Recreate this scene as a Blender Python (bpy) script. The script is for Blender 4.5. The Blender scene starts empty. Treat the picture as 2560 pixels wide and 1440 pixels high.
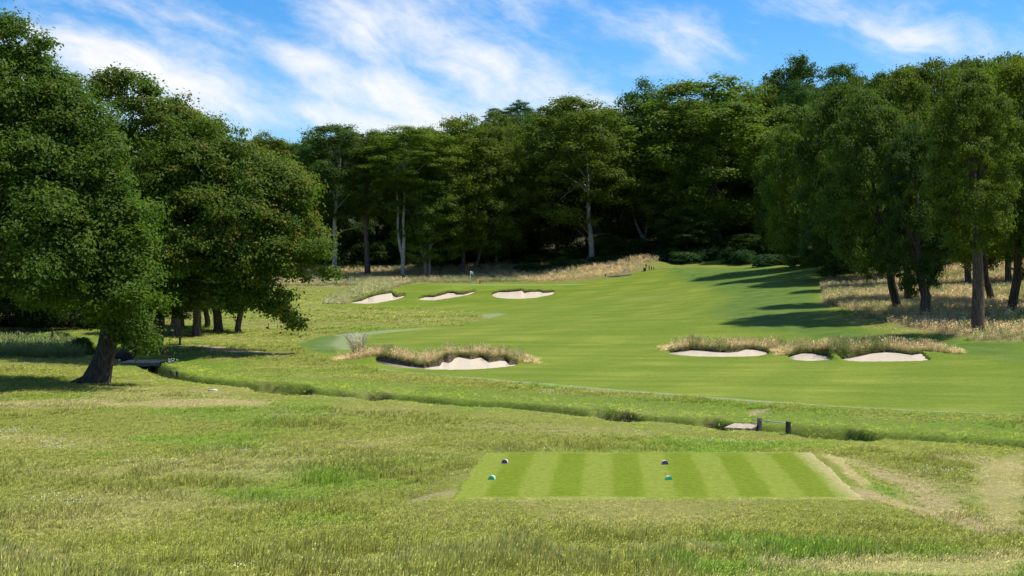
import bpy, bmesh, math
import numpy as np
from mathutils import Vector

# ------------------------------------------------------------------ camera, sky, sun, exposure
SC = bpy.context.scene
COL = SC.collection
F, CX, HY, CAMZ = 3200.0, 1280.0, 640.0, 7.0      # focal length in photo pixels, principal column, horizon row, eye height
SUN_EL, SUN_AZ = math.radians(60), math.radians(80)  # azimuth from +Y, positive is to the right

cam = bpy.data.cameras.new("camera"); cam_o = bpy.data.objects.new("camera", cam); COL.objects.link(cam_o)
cam_o.location = (0, 0, CAMZ); cam_o.rotation_euler = (math.radians(90), 0, 0)
cam.sensor_width = 36; cam.lens = 36 * F / 2560; cam.shift_y = -(720 - HY) / 2560
cam.clip_start = 0.3; cam.clip_end = 6000
SC.camera = cam_o

SC.view_settings.view_transform = 'Standard'; SC.view_settings.look = 'None'
SC.view_settings.exposure = 0.78; SC.view_settings.gamma = 1.0
SC.cycles.max_bounces = 6; SC.cycles.diffuse_bounces = 3; SC.cycles.glossy_bounces = 2
SC.cycles.transmission_bounces = 4; SC.cycles.caustics_reflective = False; SC.cycles.caustics_refractive = False
SC.cycles.use_denoising = True

sun = bpy.data.lights.new("sun", 'SUN'); sun_o = bpy.data.objects.new("sun", sun); COL.objects.link(sun_o)
sun.energy = 3.5; sun.angle = math.radians(1.4); sun.color = (1.0, 0.95, 0.85)
sdir = Vector((math.sin(SUN_AZ) * math.cos(SUN_EL), math.cos(SUN_AZ) * math.cos(SUN_EL), math.sin(SUN_EL)))
sun_o.rotation_euler = (-sdir).to_track_quat('-Z', 'Y').to_euler()
sun_o.location = sdir * 300


class NT:
    """small helper to write node trees"""
    def __init__(s, tree): s.t = tree; s.n = tree.nodes; s.l = tree.links
    def add(s, typ, **kw):
        n = s.n.new(typ)
        for k, v in kw.items(): setattr(n, k, v)
        return n
    def put(s, sock, v):
        if isinstance(v, bpy.types.NodeSocket): s.l.new(v, sock)
        elif v is not None: sock.default_value = v
    def math(s, op, a, b=None, c=None, clamp=False):
        n = s.add('ShaderNodeMath', operation=op); n.use_clamp = clamp
        s.put(n.inputs[0], a)
        if b is not None: s.put(n.inputs[1], b)
        if c is not None: s.put(n.inputs[2], c)
        return n.outputs[0]
    def mix(s, f, a, b, typ='RGBA', blend='MIX'):
        n = s.add('ShaderNodeMix', data_type=typ)
        if typ == 'RGBA': n.blend_type = blend; i = (0, 6, 7); o = 2
        else: i = (0, 2, 3); o = 0
        s.put(n.inputs[i[0]], f)
        for k, v in ((i[1], a), (i[2], b)):
            if isinstance(v, (tuple, list)) and len(v) == 3: v = (*v, 1)
            s.put(n.inputs[k], v)
        return n.outputs[o]
    def noise(s, vec, scale, detail=3, rough=0.55, dist=0.0):
        n = s.add('ShaderNodeTexNoise'); s.put(n.inputs['Vector'], vec)
        n.inputs['Scale'].default_value = scale; n.inputs['Detail'].default_value = detail
        n.inputs['Roughness'].default_value = rough; n.inputs['Distortion'].default_value = dist
        return n.outputs['Fac']
    def ramp(s, f, lo, hi, a=0.0, b=1.0):
        n = s.add('ShaderNodeMapRange'); n.interpolation_type = 'SMOOTHSTEP'
        s.put(n.inputs[0], f); s.put(n.inputs[1], lo); s.put(n.inputs[2], hi); s.put(n.inputs[3], a); s.put(n.inputs[4], b)
        return n.outputs[0]
    def comb(s, x, y, z):
        n = s.add('ShaderNodeCombineXYZ'); s.put(n.inputs[0], x); s.put(n.inputs[1], y); s.put(n.inputs[2], z); return n.outputs[0]


world = bpy.data.worlds.new("World"); SC.world = world; world.use_nodes = True
def build_world():
    w = NT(world.node_tree); w.n.clear()
    out = w.add('ShaderNodeOutputWorld'); bg = w.add('ShaderNodeBackground'); w.l.new(bg.outputs[0], out.inputs[0])
    sky = w.add('ShaderNodeTexSky', sky_type='NISHITA'); sky.sun_disc = False
    sky.sun_elevation = SUN_EL; sky.sun_rotation = SUN_AZ
    sky.altitude = 300; sky.air_density = 1.0; sky.dust_density = 0.6; sky.ozone_density = 2.2
    tc = w.add('ShaderNodeTexCoord'); sep = w.add('ShaderNodeSeparateXYZ'); w.l.new(tc.outputs['Generated'], sep.inputs[0])
    X, Y, Z = sep.outputs
    az = w.math('MULTIPLY', w.math('ARCTAN2', X, Y), 10.0)          # tenths of a radian, to the right
    el = w.math('MULTIPLY', w.math('ARCSINE', Z), 10.0)
    # cirrus drawn out along streaks that fall to the right
    th = math.radians(-24)
    u = w.math('ADD', w.math('MULTIPLY', az, math.cos(th)), w.math('MULTIPLY', el, math.sin(th)))
    v = w.math('ADD', w.math('MULTIPLY', az, -math.sin(th)), w.math('MULTIPLY', el, math.cos(th)))
    warp = w.noise(w.comb(az, el, 0.0), 0.8, 3)
    v2 = w.math('ADD', v, w.math('MULTIPLY', w.math('SUBTRACT', warp, 0.5), 0.6))
    streak = w.noise(w.comb(w.math('MULTIPLY', u, 0.35), w.math('MULTIPLY', v2, 1.8), 3.1), 1.3, 6, 0.54, 0.15)
    puff = w.noise(w.comb(w.math('MULTIPLY', u, 0.9), w.math('MULTIPLY', v2, 1.7), 7.7), 2.4, 7, 0.6, 0.2)
    ripple = w.noise(w.comb(w.math('MULTIPLY', az, 1.0), w.math('MULTIPLY', el, 2.6), 1.3), 9.0, 4, 0.6)
    # where the cloud banks stand in the sky: (azimuth, elevation, half-width, half-height, tilt, weight)
    banks = [(-0.85, 1.80, 1.0, 0.42, -20, 1.15), (-0.25, 1.45, 1.15, 0.34, -24, 1.2), (0.25, 1.22, 1.0, 0.24, -20, .95),
             (-0.55, 1.15, 1.2, 0.28, -16, 1.0), (-1.68, 1.52, 0.42, 0.13, -18, 1.0), (-2.75, 1.42, 1.0, 0.30, -14, 1.15),
             (-2.35, 1.12, 0.85, 0.2, -6, .9), (-3.2, 1.85, 1.0, 0.18, -8, .62), (-2.0, 1.78, .8, .12, -14, .45), (-3.55, 1.60, 0.35, 0.1, -14, .8), (-3.9, 1.2, .9, .5, 0, .8),
             (1.35, 1.72, 0.5, 0.3, -18, .62), (1.25, 1.5, 0.4, 0.16, 14, .55), (2.35, 1.95, .4, .25, -35, .45), (2.95, 1.65, 0.38, 0.2, -20, .75),
             (-0.9, 1.0, 1.4, 0.14, -10, .75), (3.75, 1.55, .35, .2, -20, .4), (1.9, 1.85, .3, .3, -60, .45), (-2.3, 1.55, 2.0, .7, -10, .42), (-.6, 1.4, 1.4, .6, -18, .5)]
    cov = None
    for (a, e, rx, ry, tl, wt) in banks:
        t = math.radians(tl); c, s_ = math.cos(t), math.sin(t)
        dx = w.math('SUBTRACT', az, a); dy = w.math('SUBTRACT', el, e)
        p = w.math('DIVIDE', w.math('ADD', w.math('MULTIPLY', dx, c), w.math('MULTIPLY', dy, s_)), rx)
        q = w.math('DIVIDE', w.math('SUBTRACT', w.math('MULTIPLY', dy, c), w.math('MULTIPLY', dx, s_)), ry)
        r2 = w.math('ADD', w.math('MULTIPLY', p, p), w.math('MULTIPLY', q, q))
        g = w.math('MULTIPLY', w.math('POWER', 2.718, w.math('MULTIPLY', r2, -0.9)), wt)
        cov = g if cov is None else w.math('MAXIMUM', cov, g)
    # the rest of the sky carries the same broken cirrus
    az_out = w.ramp(w.math('ABSOLUTE', az), 4.2, 5.5); el_out = w.ramp(el, 2.1, 3.2)
    rest = w.math('MULTIPLY', w.math('MAXIMUM', az_out, el_out), w.ramp(w.noise(tc.outputs['Generated'], 2.2, 4), .42, .7))
    cov = w.math('MAXIMUM', cov, w.math('MULTIPLY', rest, 0.8))
    tex = w.math('ADD', w.math('MULTIPLY', streak, 0.75), w.math('MULTIPLY', puff, 0.42))
    tex = w.math('ADD', tex, w.math('MULTIPLY', w.math('SUBTRACT', ripple, .5), 0.10))
    dens = w.math('ADD', w.math('MULTIPLY', cov, 0.80), w.math('MULTIPLY', w.math('SUBTRACT', tex, 0.585), 2.5))
    fac = w.ramp(dens, 0.0, 1.2, 0.0, 0.96)
    hs = w.add('ShaderNodeHueSaturation'); w.put(hs.inputs['Color'], sky.outputs[0]); hs.inputs['Saturation'].default_value = 1.48
    hs.inputs['Value'].default_value = 0.66
    cl = w.mix(fac, w.mix(1.0, hs.outputs[0], (.74, .87, 1.0), blend='MULTIPLY'), (4.05, 4.0, 3.97))
    w.put(bg.inputs[0], cl); bg.inputs[1].default_value = 0.15
build_world()

rng = np.random.default_rng(11)

# ------------------------------------------------------------------ small tools
def lerp(a, b, t): return a + (b - a) * t
def sstep(a, b, x):
    t = np.clip((x - a) / (b - a), 0, 1); return t * t * (3 - 2 * t)
def _hash(ix, iy, seed):
    h = (ix.astype(np.int64) * 374761393 + iy.astype(np.int64) * 668265263 + seed * 1274126177) & 0xffffffff
    h = ((h ^ (h >> 13)) * 1274126177) & 0xffffffff
    return ((h ^ (h >> 16)) & 0xffff) / 65535.0
def vnoise(x, y, seed=0):
    ix = np.floor(x); iy = np.floor(y); fx = x - ix; fy = y - iy
    fx = fx * fx * (3 - 2 * fx); fy = fy * fy * (3 - 2 * fy)
    a = _hash(ix, iy, seed); b = _hash(ix + 1, iy, seed); c = _hash(ix, iy + 1, seed); d = _hash(ix + 1, iy + 1, seed)
    return lerp(lerp(a, b, fx), lerp(c, d, fx), fy)
def fbm(x, y, seed=0, octv=4):
    r = 0; amp = 1; tot = 0
    for o in range(octv):
        r = r + amp * vnoise(x * 2 ** o + 17.3 * o, y * 2 ** o - 9.1 * o, seed + o); tot += amp; amp *= 0.55
    return r / tot

def tag(o, label=None, cat=None, group=None, kind=None):
    if label: o['label'] = label
    if cat: o['category'] = cat
    if group: o['group'] = group
    if kind: o['kind'] = kind
    return o
def empty(name, loc, label, cat, group=None):
    o = bpy.data.objects.new(name, None); o.empty_display_size = 0.3; COL.objects.link(o); o.location = loc
    return tag(o, label, cat, group)
def link(name, me, parent=None):
    o = bpy.data.objects.new(name, me); COL.objects.link(o)
    if parent: o.parent = parent
    return o

def fast_mesh(name, verts, faces, mat=None, smooth=True, attrs=None):
    """verts (N,3), faces (M,k) numpy -> mesh; attrs {name:(domain,type,array)}"""
    me = bpy.data.meshes.new(name)
    verts = np.asarray(verts, np.float32); faces = np.asarray(faces, np.int32)
    me.vertices.add(len(verts)); me.vertices.foreach_set('co', verts.ravel())
    if len(faces):
        k = faces.shape[1]
        me.loops.add(faces.size); me.loops.foreach_set('vertex_index', faces.ravel())
        me.polygons.add(len(faces)); me.polygons.foreach_set('loop_start', np.arange(0, faces.size, k, dtype=np.int32))
        me.polygons.foreach_set('use_smooth', np.full(len(faces), smooth))
    for an, (dom, typ, arr) in (attrs or {}).items():
        at = me.attributes.new(an, typ, dom)
        at.data.foreach_set({'FLOAT': 'value', 'INT': 'value', 'FLOAT_VECTOR': 'vector', 'FLOAT_COLOR': 'color'}[typ], np.asarray(arr, np.int32 if typ == 'INT' else np.float32).ravel())
    me.update(calc_edges=True)
    if mat: me.materials.append(mat)
    return me

class MB:
    """collects quads and triangles for one mesh"""
    def __init__(s): s.v = []; s.f = []
    def addv(s, pts):
        b = len(s.v); s.v.extend([tuple(p) for p in pts]); return b
    def tube(s, path, radii, seg=8, jag=0.0, cap=True, flare=None):
        P_ = [np.array(p, float) for p in path]; rings = []
        ref = np.array([0.3, 0.9, 0.2])
        for i, p in enumerate(P_):
            t = P_[min(i + 1, len(P_) - 1)] - P_[max(i - 1, 0)]; t = t / (np.linalg.norm(t) + 1e-9)
            a = np.cross(t, ref); a /= np.linalg.norm(a) + 1e-9; b = np.cross(t, a)
            ring = []
            for k in range(seg):
                th = 2 * math.pi * k / seg
                r = radii[i] * (1 + (jag * math.sin(3 * th + i * 0.7) * 0.6 + jag * rng.normal() * 0.5 if jag else 0))
                if flare and i < len(flare): r *= 1 + flare[i] * max(0, math.sin(2.5 * th + 1.1)) ** 2
                ring.append(p + a * r * math.cos(th) + b * r * math.sin(th))
            rings.append(s.addv(ring))
        for i in range(len(rings) - 1):
            for k in range(seg):
                k2 = (k + 1) % seg
                s.f.append((rings[i] + k, rings[i] + k2, rings[i + 1] + k2, rings[i + 1] + k))
        if cap:
            s.f.append(tuple(rings[-1] + k for k in range(seg))); s.f.append(tuple(rings[0] + k for k in reversed(range(seg))))
    def box(s, c, size, rot=0.0, tilt=0.0):
        c = np.array(c, float); h = np.array(size, float) / 2; cr, sr = math.cos(rot), math.sin(rot); ct, st = math.cos(tilt), math.sin(tilt)
        pts = []
        for dz in (-1, 1):
            for dx, dy in ((-1, -1), (1, -1), (1, 1), (-1, 1)):
                x, y, z = dx * h[0], dy * h[1], dz * h[2]
                x, z = x * ct + z * st, -x * st + z * ct
                pts.append(c + np.array((x * cr - y * sr, x * sr + y * cr, z)))
        b = s.addv(pts)
        for q in ((3, 2, 1, 0), (4, 5, 6, 7), (0, 1, 5, 4), (1, 2, 6, 5), (2, 3, 7, 6), (3, 0, 4, 7)): s.f.append(tuple(b + k for k in q))
    def build(s, name, mat, parent=None, smooth=False, bevel=0.0):
        me = bpy.data.meshes.new(name); me.from_pydata(s.v, [], s.f)
        if bevel:
            bm = bmesh.new(); bm.from_mesh(me)
            bmesh.ops.bevel(bm, geom=bm.edges[:], offset=bevel, segments=2, affect='EDGES', clamp_overlap=True); bm.to_mesh(me); bm.free()
        me.polygons.foreach_set('use_smooth', np.full(len(me.polygons), smooth)); me.update()
        me.materials.append(mat)
        return link(name, me, parent)

# ------------------------------------------------------------------ the lie of the land
def P(px, py, d): return np.array([(px - CX) / F * d, d, CAMZ - (py - HY) / F * d])
ctrl_px = [  # photo column, photo row, metres from the eye
    (2440, 830, 95), (2240, 775, 115), (2310, 788, 110), (2265, 758, 125), (2470, 755, 128), (2535, 780, 112), (2050, 700, 165),
    (2070, 760, 125), (1860, 760, 130), (1840, 700, 185), (1830, 668, 215), (2000, 664, 200), (1700, 672, 214), (1560, 692, 212),
    (1400, 696, 224), (1300, 698, 224), (1150, 702, 224), (1000, 701, 222), (850, 707, 215), (700, 740, 190), (700, 800, 140),
    (600, 830, 118), (850, 765, 175), (760, 870, 95), (1280, 870, 96), (1280, 800, 135), (1280, 772, 160), (1600, 860, 100),
    (1600, 790, 140), (1600, 735, 175), (1900, 860, 98), (2200, 850, 96), (1950, 825, 106),
    (1180, 712.5, 206), (1050, 713.5, 206), (1400, 712, 205), (1250, 709.5, 217), (1450, 705, 212), (1100, 710.5, 216),
    (890, 757, 190), (1000, 746, 192), (1060, 750, 191), (1180, 736, 194), (1300, 746, 191), (1385, 736, 193), (1500, 735, 190), (1210, 744, 191),
    (1180, 778, 162), (1000, 785, 155), (835, 692, 232), (1008, 697, 228), (1187, 680, 236), (1480, 656, 238), (1610, 640, 245), (1800, 622, 240),
    (2000, 632, 225), (2105, 672, 180), (2300, 722, 140), (2500, 715, 150)]
ctrl = [P(*c) for c in ctrl_px]
for x in (-70, -40, -15, 10, 35, 70):
    ctrl += [(x, 50, 0.0 if x < 60 else 1.0), (x, 66, 0.0 if x < 50 else 1.5), (x, 30, 0.35), (x, 40, 0.22), (x, 16, 2.3), (x, 4, 4.9), (x, -30, 5.6)]
for x in (-70, -45, -25, 0, 22): ctrl += [(x, 85, 0.0)]
ctrl += [(45, 85, 1.6), (70, 90, 4.5), (75, 130, 7), (85, 170, 10), (-45, 110, 0), (-70, 115, .6), (-70, 150, 1.5), (-60, 200, 3.0), (-100, 100, 1.5), (-60, 250, 6),
         (-40, 300, 9), (0, 300, 13), (50, 300, 19), (100, 300, 23), (100, 240, 18), (140, 200, 18), (120, 120, 11), (110, 60, 4), (0, 400, 24), (110, 400, 32),
         (-110, 400, 14), (-150, 200, 6), (200, 300, 32)]
ctrl = np.array(ctrl, float)
S_ = 50.0
def _tps_fit(c):
    q = c[:, :2] / S_; n = len(q)
    r2 = ((q[:, None] - q[None]) ** 2).sum(-1); K = 0.5 * r2 * np.log(r2 + 1e-12) + np.eye(n) * 1e-3
    Pm = np.c_[np.ones(n), q]; A = np.zeros((n + 3, n + 3)); A[:n, :n] = K; A[:n, n:] = Pm; A[n:, :n] = Pm.T
    return np.linalg.solve(A, np.r_[c[:, 2], 0, 0, 0])
_w = _tps_fit(ctrl)
def H_base(x, y):
    x = np.asarray(x, float); y = np.asarray(y, float); shp = np.broadcast(x, y).shape
    xr = np.broadcast_to(x, shp).ravel(); yr = np.broadcast_to(y, shp).ravel()
    qx = np.clip(xr, -220, 260) / S_; qy = np.clip(yr, -40, 430) / S_
    r = _w[-3] + _w[-2] * qx + _w[-1] * qy
    for (cx, cy, _), w in zip(ctrl, _w[:-3]):
        r2 = (qx - cx / S_) ** 2 + (qy - cy / S_) ** 2
        r += w * 0.5 * r2 * np.log(r2 + 1e-12)
    r = r + (fbm(xr * .045, yr * .045, 171, 2) - .5) * .7 * sstep(90, 112, yr) * (1 - sstep(184, 200, yr))
    r = r + 1.55 * np.exp(-((xr - 22.5) / 4.2) ** 2 - ((yr - 224) / 4.5) ** 2) + .75 * np.exp(-((xr - 13) / 8) ** 2 - ((yr - 226) / 4.5) ** 2)
    return r.reshape(shp)
_DG = np.concatenate([np.arange(24, 110, .35), np.arange(110, 330, .8)])
def ray_ground(px, py, H=H_base):
    """where the line of sight through a photo point meets the land"""
    px = np.atleast_1d(np.asarray(px, float)); py = np.atleast_1d(np.asarray(py, float))
    d = _DG[None]; x = (px[:, None] - CX) / F * d; z = CAMZ - (py[:, None] - HY) / F * d
    below = z < H(x, np.broadcast_to(d, x.shape))
    i = np.where(below.any(1), below.argmax(1), len(_DG) - 1)
    lo = _DG[np.maximum(i - 1, 0)].copy(); hi = _DG[i].copy()
    for _ in range(10):
        m = (lo + hi) / 2; b = (CAMZ - (py - HY) / F * m) < H((px - CX) / F * m, m)
        hi = np.where(b, m, hi); lo = np.where(b, lo, m)
    return np.stack([(px - CX) / F * hi, hi, H((px - CX) / F * hi, hi)], 1)
def wpoly(pts, H=H_base): return ray_ground([p[0] for p in pts], [p[1] for p in pts], H)[:, :2]
def in_poly(x, y, poly):
    r = np.zeros(x.shape, bool); n = len(poly)
    for i in range(n):
        x1, y1 = poly[i]; x2, y2 = poly[(i + 1) % n]
        c = ((y1 > y) != (y2 > y)) & (x < (x2 - x1) * (y - y1) / (y2 - y1 + 1e-12) + x1); r ^= c
    return r
def dist_line(x, y, line, signed=False):
    best = np.full(x.shape, 1e9); sg = np.ones(x.shape)
    for (x1, y1), (x2, y2) in zip(line[:-1], line[1:]):
        dx, dy = x2 - x1, y2 - y1; t = np.clip(((x - x1) * dx + (y - y1) * dy) / (dx * dx + dy * dy + 1e-9), 0, 1)
        d = np.hypot(x - x1 - t * dx, y - y1 - t * dy); c = dx * (y - y1) - dy * (x - x1)
        m = d < best; best = np.where(m, d, best); sg = np.where(m, np.sign(c), sg)
    return best * sg if signed else best
def soft_poly(x, y, poly, w):
    d = dist_line(x, y, np.vstack([poly, poly[:1]])); return sstep(-w, w, np.where(in_poly(x, y, poly), d, -d))

# the ditch
ditch = wpoly([(250, 868), (300, 885), (350, 905), (400, 925), (455, 943), (560, 955), (700, 968), (830, 979), (950, 989), (1240, 1010), (1550, 1037), (1870, 1064), (2200, 1088), (2560, 1108)])
ditch = np.vstack([[ditch[0] + (-12, 14)], ditch, [ditch[-1] + (8, -3.0), ditch[-1] + (30, -8.0)]])
HOLES = [(645, 780, 966), (905, 965, 986), (1500, 1585, 1034), (1765, 1815, 1052), (1985, 2150, 1076)]
HOLES = [(ray_ground([a], [c])[0][0], ray_ground([b], [c])[0][0]) for a, b, c in HOLES]
def hole_mask(x, y): return np.maximum.reduce([sstep(a - .5, a + .5, x) * (1 - sstep(b - .5, b + .5, x)) for a, b in HOLES]) * (y < 85)
# the bunkers: front edge, top of the sand, top of the turf lip (photo points)
BUNK = {
 'fairway_left': dict(front=[(940, 903), (965, 912), (1000, 918), (1050, 922), (1080, 923.5), (1130, 924.5), (1180, 924), (1230, 921), (1275, 916), (1295, 912)],
    top=[(940, 901), (982, 910), (1017, 916), (1062, 921), (1078, 918), (1100, 915), (1106, 905), (1122, 908), (1130, 904), (1137, 896), (1147, 893), (1176, 899), (1202, 894), (1222, 907), (1251, 902), (1264, 903), (1274, 913), (1295, 911)],
    lip=[(940, 891), (960, 890), (982, 893), (1017, 903), (1050, 910), (1075, 911), (1098, 900), (1112, 890), (1130, 887), (1150, 887), (1180, 888), (1205, 888), (1225, 896), (1245, 894), (1262, 892), (1277, 899), (1295, 909)], k=0.10, back=5.5),
 'fairway_right': dict(front=[(1674, 884), (1700, 888), (1740, 891), (1790, 892), (1850, 891.5), (1900, 890), (1924, 888)],
    top=[(1674, 882), (1690, 881), (1712, 879), (1730, 876), (1760, 878), (1790, 881), (1820, 882), (1845, 880), (1865, 874), (1885, 875), (1910, 880), (1924, 884)],
    lip=[(1674, 879), (1695, 874), (1725, 870), (1760, 871), (1800, 875), (1835, 873), (1860, 869), (1885, 869), (1910, 875), (1924, 880)], k=0.11, back=5.0),
 'fairway_mid': dict(front=[(1972, 895), (1985, 899), (2010, 902), (2050, 903), (2084, 903)],
    top=[(1972, 893), (1985, 889), (2005, 884), (2030, 884), (2050, 889), (2070, 892), (2084, 895)],
    lip=[(1972, 889), (1990, 884), (2010, 880), (2030, 879), (2050, 882), (2070, 885), (2084, 888)], k=0.11, back=5.0),
 'fairway_end': dict(front=[(2098, 902), (2120, 903.5), (2180, 904), (2240, 903.5), (2300, 902.5), (2327, 900)],
    top=[(2098, 899), (2125, 896), (2150, 891), (2180, 884), (2215, 881), (2245, 883), (2280, 888), (2305, 884), (2327, 886)],
    lip=[(2098, 894), (2125, 889), (2160, 881), (2185, 877), (2220, 874), (2250, 877), (2280, 882), (2305, 878), (2327, 880)], k=0.11, back=5.0),
 'green_left': dict(front=[(880, 757.5), (905, 759), (935, 758.5), (965, 753.5), (990, 748.5), (1014, 741)],
    top=[(880, 756.5), (905, 752), (925, 743), (945, 738), (960, 735.5), (978, 733), (984, 741), (992, 744), (1014, 739)],
    lip=[(880, 755), (905, 748), (925, 740), (945, 734.5), (960, 731.5), (980, 729), (988, 740.5), (1000, 737), (1014, 736.5)], k=0.24, back=6.0),
 'green_mid': dict(front=[(1047, 748), (1065, 750), (1090, 750), (1120, 746), (1150, 741), (1175, 735), (1189, 730)],
    top=[(1047, 747), (1065, 743), (1085, 743), (1105, 738), (1122, 733), (1135, 733.5), (1142, 737), (1160, 737), (1175, 732.5), (1189, 729)],
    lip=[(1047, 745), (1065, 740.5), (1085, 740), (1105, 733), (1122, 729), (1136, 729.5), (1146, 733), (1160, 731), (1175, 727.5), (1189, 727.5)], k=0.24, back=6.0),
 'green_right': dict(front=[(1231, 739), (1245, 744), (1270, 746.5), (1300, 747), (1340, 744), (1370, 738.5), (1386, 733)],
    top=[(1231, 736), (1248, 730.5), (1270, 730.5), (1290, 729), (1304, 727), (1310, 733), (1325, 730), (1350, 729.5), (1358, 732.5), (1374, 732), (1386, 730)],
    lip=[(1231, 733.5), (1248, 727.5), (1270, 727), (1290, 725.5), (1306, 723), (1312, 728), (1330, 727.5), (1350, 726.5), (1360, 729), (1374, 727), (1386, 728.5)], k=0.24, back=6.0)}
for bn, b in BUNK.items():
    fr = np.array(b['front'], float); n = 160
    px = np.linspace(fr[0, 0], fr[-1, 0], n)
    fpy = np.interp(px, fr[:, 0], fr[:, 1])
    k5 = np.ones(9) / 9; fpy = np.convolve(np.r_[[fpy[0]] * 4, fpy, [fpy[-1]] * 4], k5, 'valid')
    tp = np.array(b['top'], float); lp = np.array(b['lip'], float)
    tpy = np.minimum(np.interp(px, tp[:, 0], tp[:, 1]), fpy - .3); lpy = np.minimum(np.interp(px, lp[:, 0], lp[:, 1]), tpy - .6)
    fg = ray_ground(px, fpy); dep = np.clip((fpy - tpy) * b['k'], .12, 3.2)
    td = fg[:, 1] + dep; ld = td + .10 + (tpy - lpy) * b['k'] * .3
    b['F'] = fg
    b['T'] = np.stack([(px - CX) / F * td, td, CAMZ - (tpy - HY) / F * td], 1)
    b['L'] = np.stack([(px - CX) / F * ld, ld, CAMZ - (lpy - HY) / F * ld], 1)
    kk = 41; zp = np.pad(b['L'][:, 2], kk // 2, 'edge'); zm = np.array([zp[i:i + kk].max() for i in range(n)]); g_ = np.hanning(kk + 2)[1:-1]; b['crest'] = np.convolve(np.pad(zm, kk // 2, 'edge'), g_ / g_.sum(), 'valid')

TEE = np.array([(-1.68, 33.7), (9.37, 33.7), (9.86, 41.8), (-0.98, 41.8)])
TEE_Z = 0.60
def H_land(x, y):
    """land without the bunker hollows: base, tee platform, ditch"""
    h = H_base(x, y)
    tz = soft_poly(x, y, TEE, 0.01); td = dist_line(x, y, np.vstack([TEE, TEE[:1]])); td = np.where(in_poly(x, y, TEE), -td, td)
    h = lerp(h, TEE_Z - 0.02, 1 - sstep(0.05, 1.7, td))
    s = dist_line(x, y, ditch, True)              # positive on the far bank
    wob = (fbm(x * .35, y * .35, 5, 3) - .5)
    s2 = s + wob * 1.1
    near = -0.10 * np.exp(-((s2 + 3.2) / 2.6) ** 2)
    far = 0.18 * sstep(.9, 4.2, s2) * (1 - sstep(4.2, 10, s2))
    ho = hole_mask(x, y); hw = lerp(.55, 1.0, ho)
    cut = -lerp(.75, 1.15, ho) * (1 - sstep(0.55 * hw, 1.75 * hw, np.abs(s2)))
    fade = 1 - sstep(30, 42, np.abs(x - 2)) * 0
    return h + (near + far + cut) * fade
_cache = {}
def H(x, y, bumps=True):
    x = np.asarray(x, float); y = np.asarray(y, float)
    shp = np.broadcast(x, y).shape; x = np.broadcast_to(x, shp); y = np.broadcast_to(y, shp)
    h = H_land(x, y); base = h.copy()
    for bn, b in BUNK.items():
        L, Fr = b['L'], b['F']
        x0, x1 = L[0, 0], L[-1, 0]; wd = 2.2 if 'fairway' in bn else 4
        m = (x > x0 - wd) & (x < x1 + wd) & (y > Fr[:, 1].min() - 1) & (y < L[:, 1].max() + b['back'] + 1)
        if not m.any(): continue
        xm, ym, hm = x[m], y[m], h[m]
        yl = np.interp(xm, L[:, 0], L[:, 1]); zl = np.interp(xm, L[:, 0], L[:, 2]); yf = np.interp(xm, Fr[:, 0], Fr[:, 1])
        yt = np.interp(xm, b['T'][:, 0], b['T'][:, 1])
        side = sstep(x0 - wd, x0 + .1, xm) * (1 - sstep(x1 - .1, x1 + wd, xm))
        wv = ym - yl; zc_ = np.interp(xm, L[:, 0], b['crest'])
        bl = H_base(xm, yl); rise = (lerp(zl, zc_, .85 * sstep(.05, 1.3, wv)) - bl) * side
        inside = (xm > Fr[0, 0] + .02) & (xm < Fr[-1, 0] - .02)
        back = np.where(wv >= 0, 1 - sstep(0, b['back'], wv), np.where(inside, 1, sstep(-b['back'] * .5, 0, wv)))
        add = np.where(wv >= 0, np.maximum(rise, -9) * back, np.where(inside, 0, rise * back))
        hm2 = hm + add
        hole = inside & (ym > yf + .05) & (wv < .13)
        hm2 = np.where(hole, np.minimum(hm, np.interp(xm, Fr[:, 0], Fr[:, 2])) - .6, hm2)
        h[m] = np.where(hole | (np.abs(hm2 - hm) > 1e-6), np.where(hole, hm2, np.maximum(hm, hm2)) if True else hm2, hm)
    if bumps:
        h = h + (fbm(x * .6, y * .6, 21, 3) - .5) * .10 * sstep(20, 26, y) * (1 - sstep(34, 70, np.abs(x)) * .0)
    return h

# named zones of the ground, as outlines on the land
Z_fair = wpoly([(2560, 1040), (2200, 1026), (1900, 1010), (1650, 992), (1450, 974), (1250, 955), (1100, 940), (950, 926), (830, 902), (760, 878), (748, 860), (800, 840), (950, 826), (1150, 815), (1230, 800),
                (1190, 782), (1080, 770), (960, 768), (830, 770), (790, 766), (870, 757), (950, 735), (1030, 712), (1060, 708), (1250, 707), (1400, 707), (1500, 700), (1560, 690), (1640, 672), (1750, 666), (1900, 664), (2040, 668), (2060, 690), (2052, 740), (2085, 795), (2200, 828), (2400, 852), (2560, 856)])
Z_fair = np.vstack([Z_fair, [(60, 86), (60, 50)]])
Z_green = wpoly([(1050, 712.6), (1150, 714.6), (1280, 715), (1420, 713.6), (1500, 711.5), (1440, 709.5), (1250, 708.8), (1120, 709.8)])
Z_pale = [wpoly(q) for q in ([(832, 872), (842, 855), (880, 838), (960, 829), (1080, 815), (1180, 798), (1230, 786)], [(940, 925), (1050, 938), (1200, 950), (1400, 966), (1600, 985), (1900, 1008), (2200, 1027), (2560, 1041)])]
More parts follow.
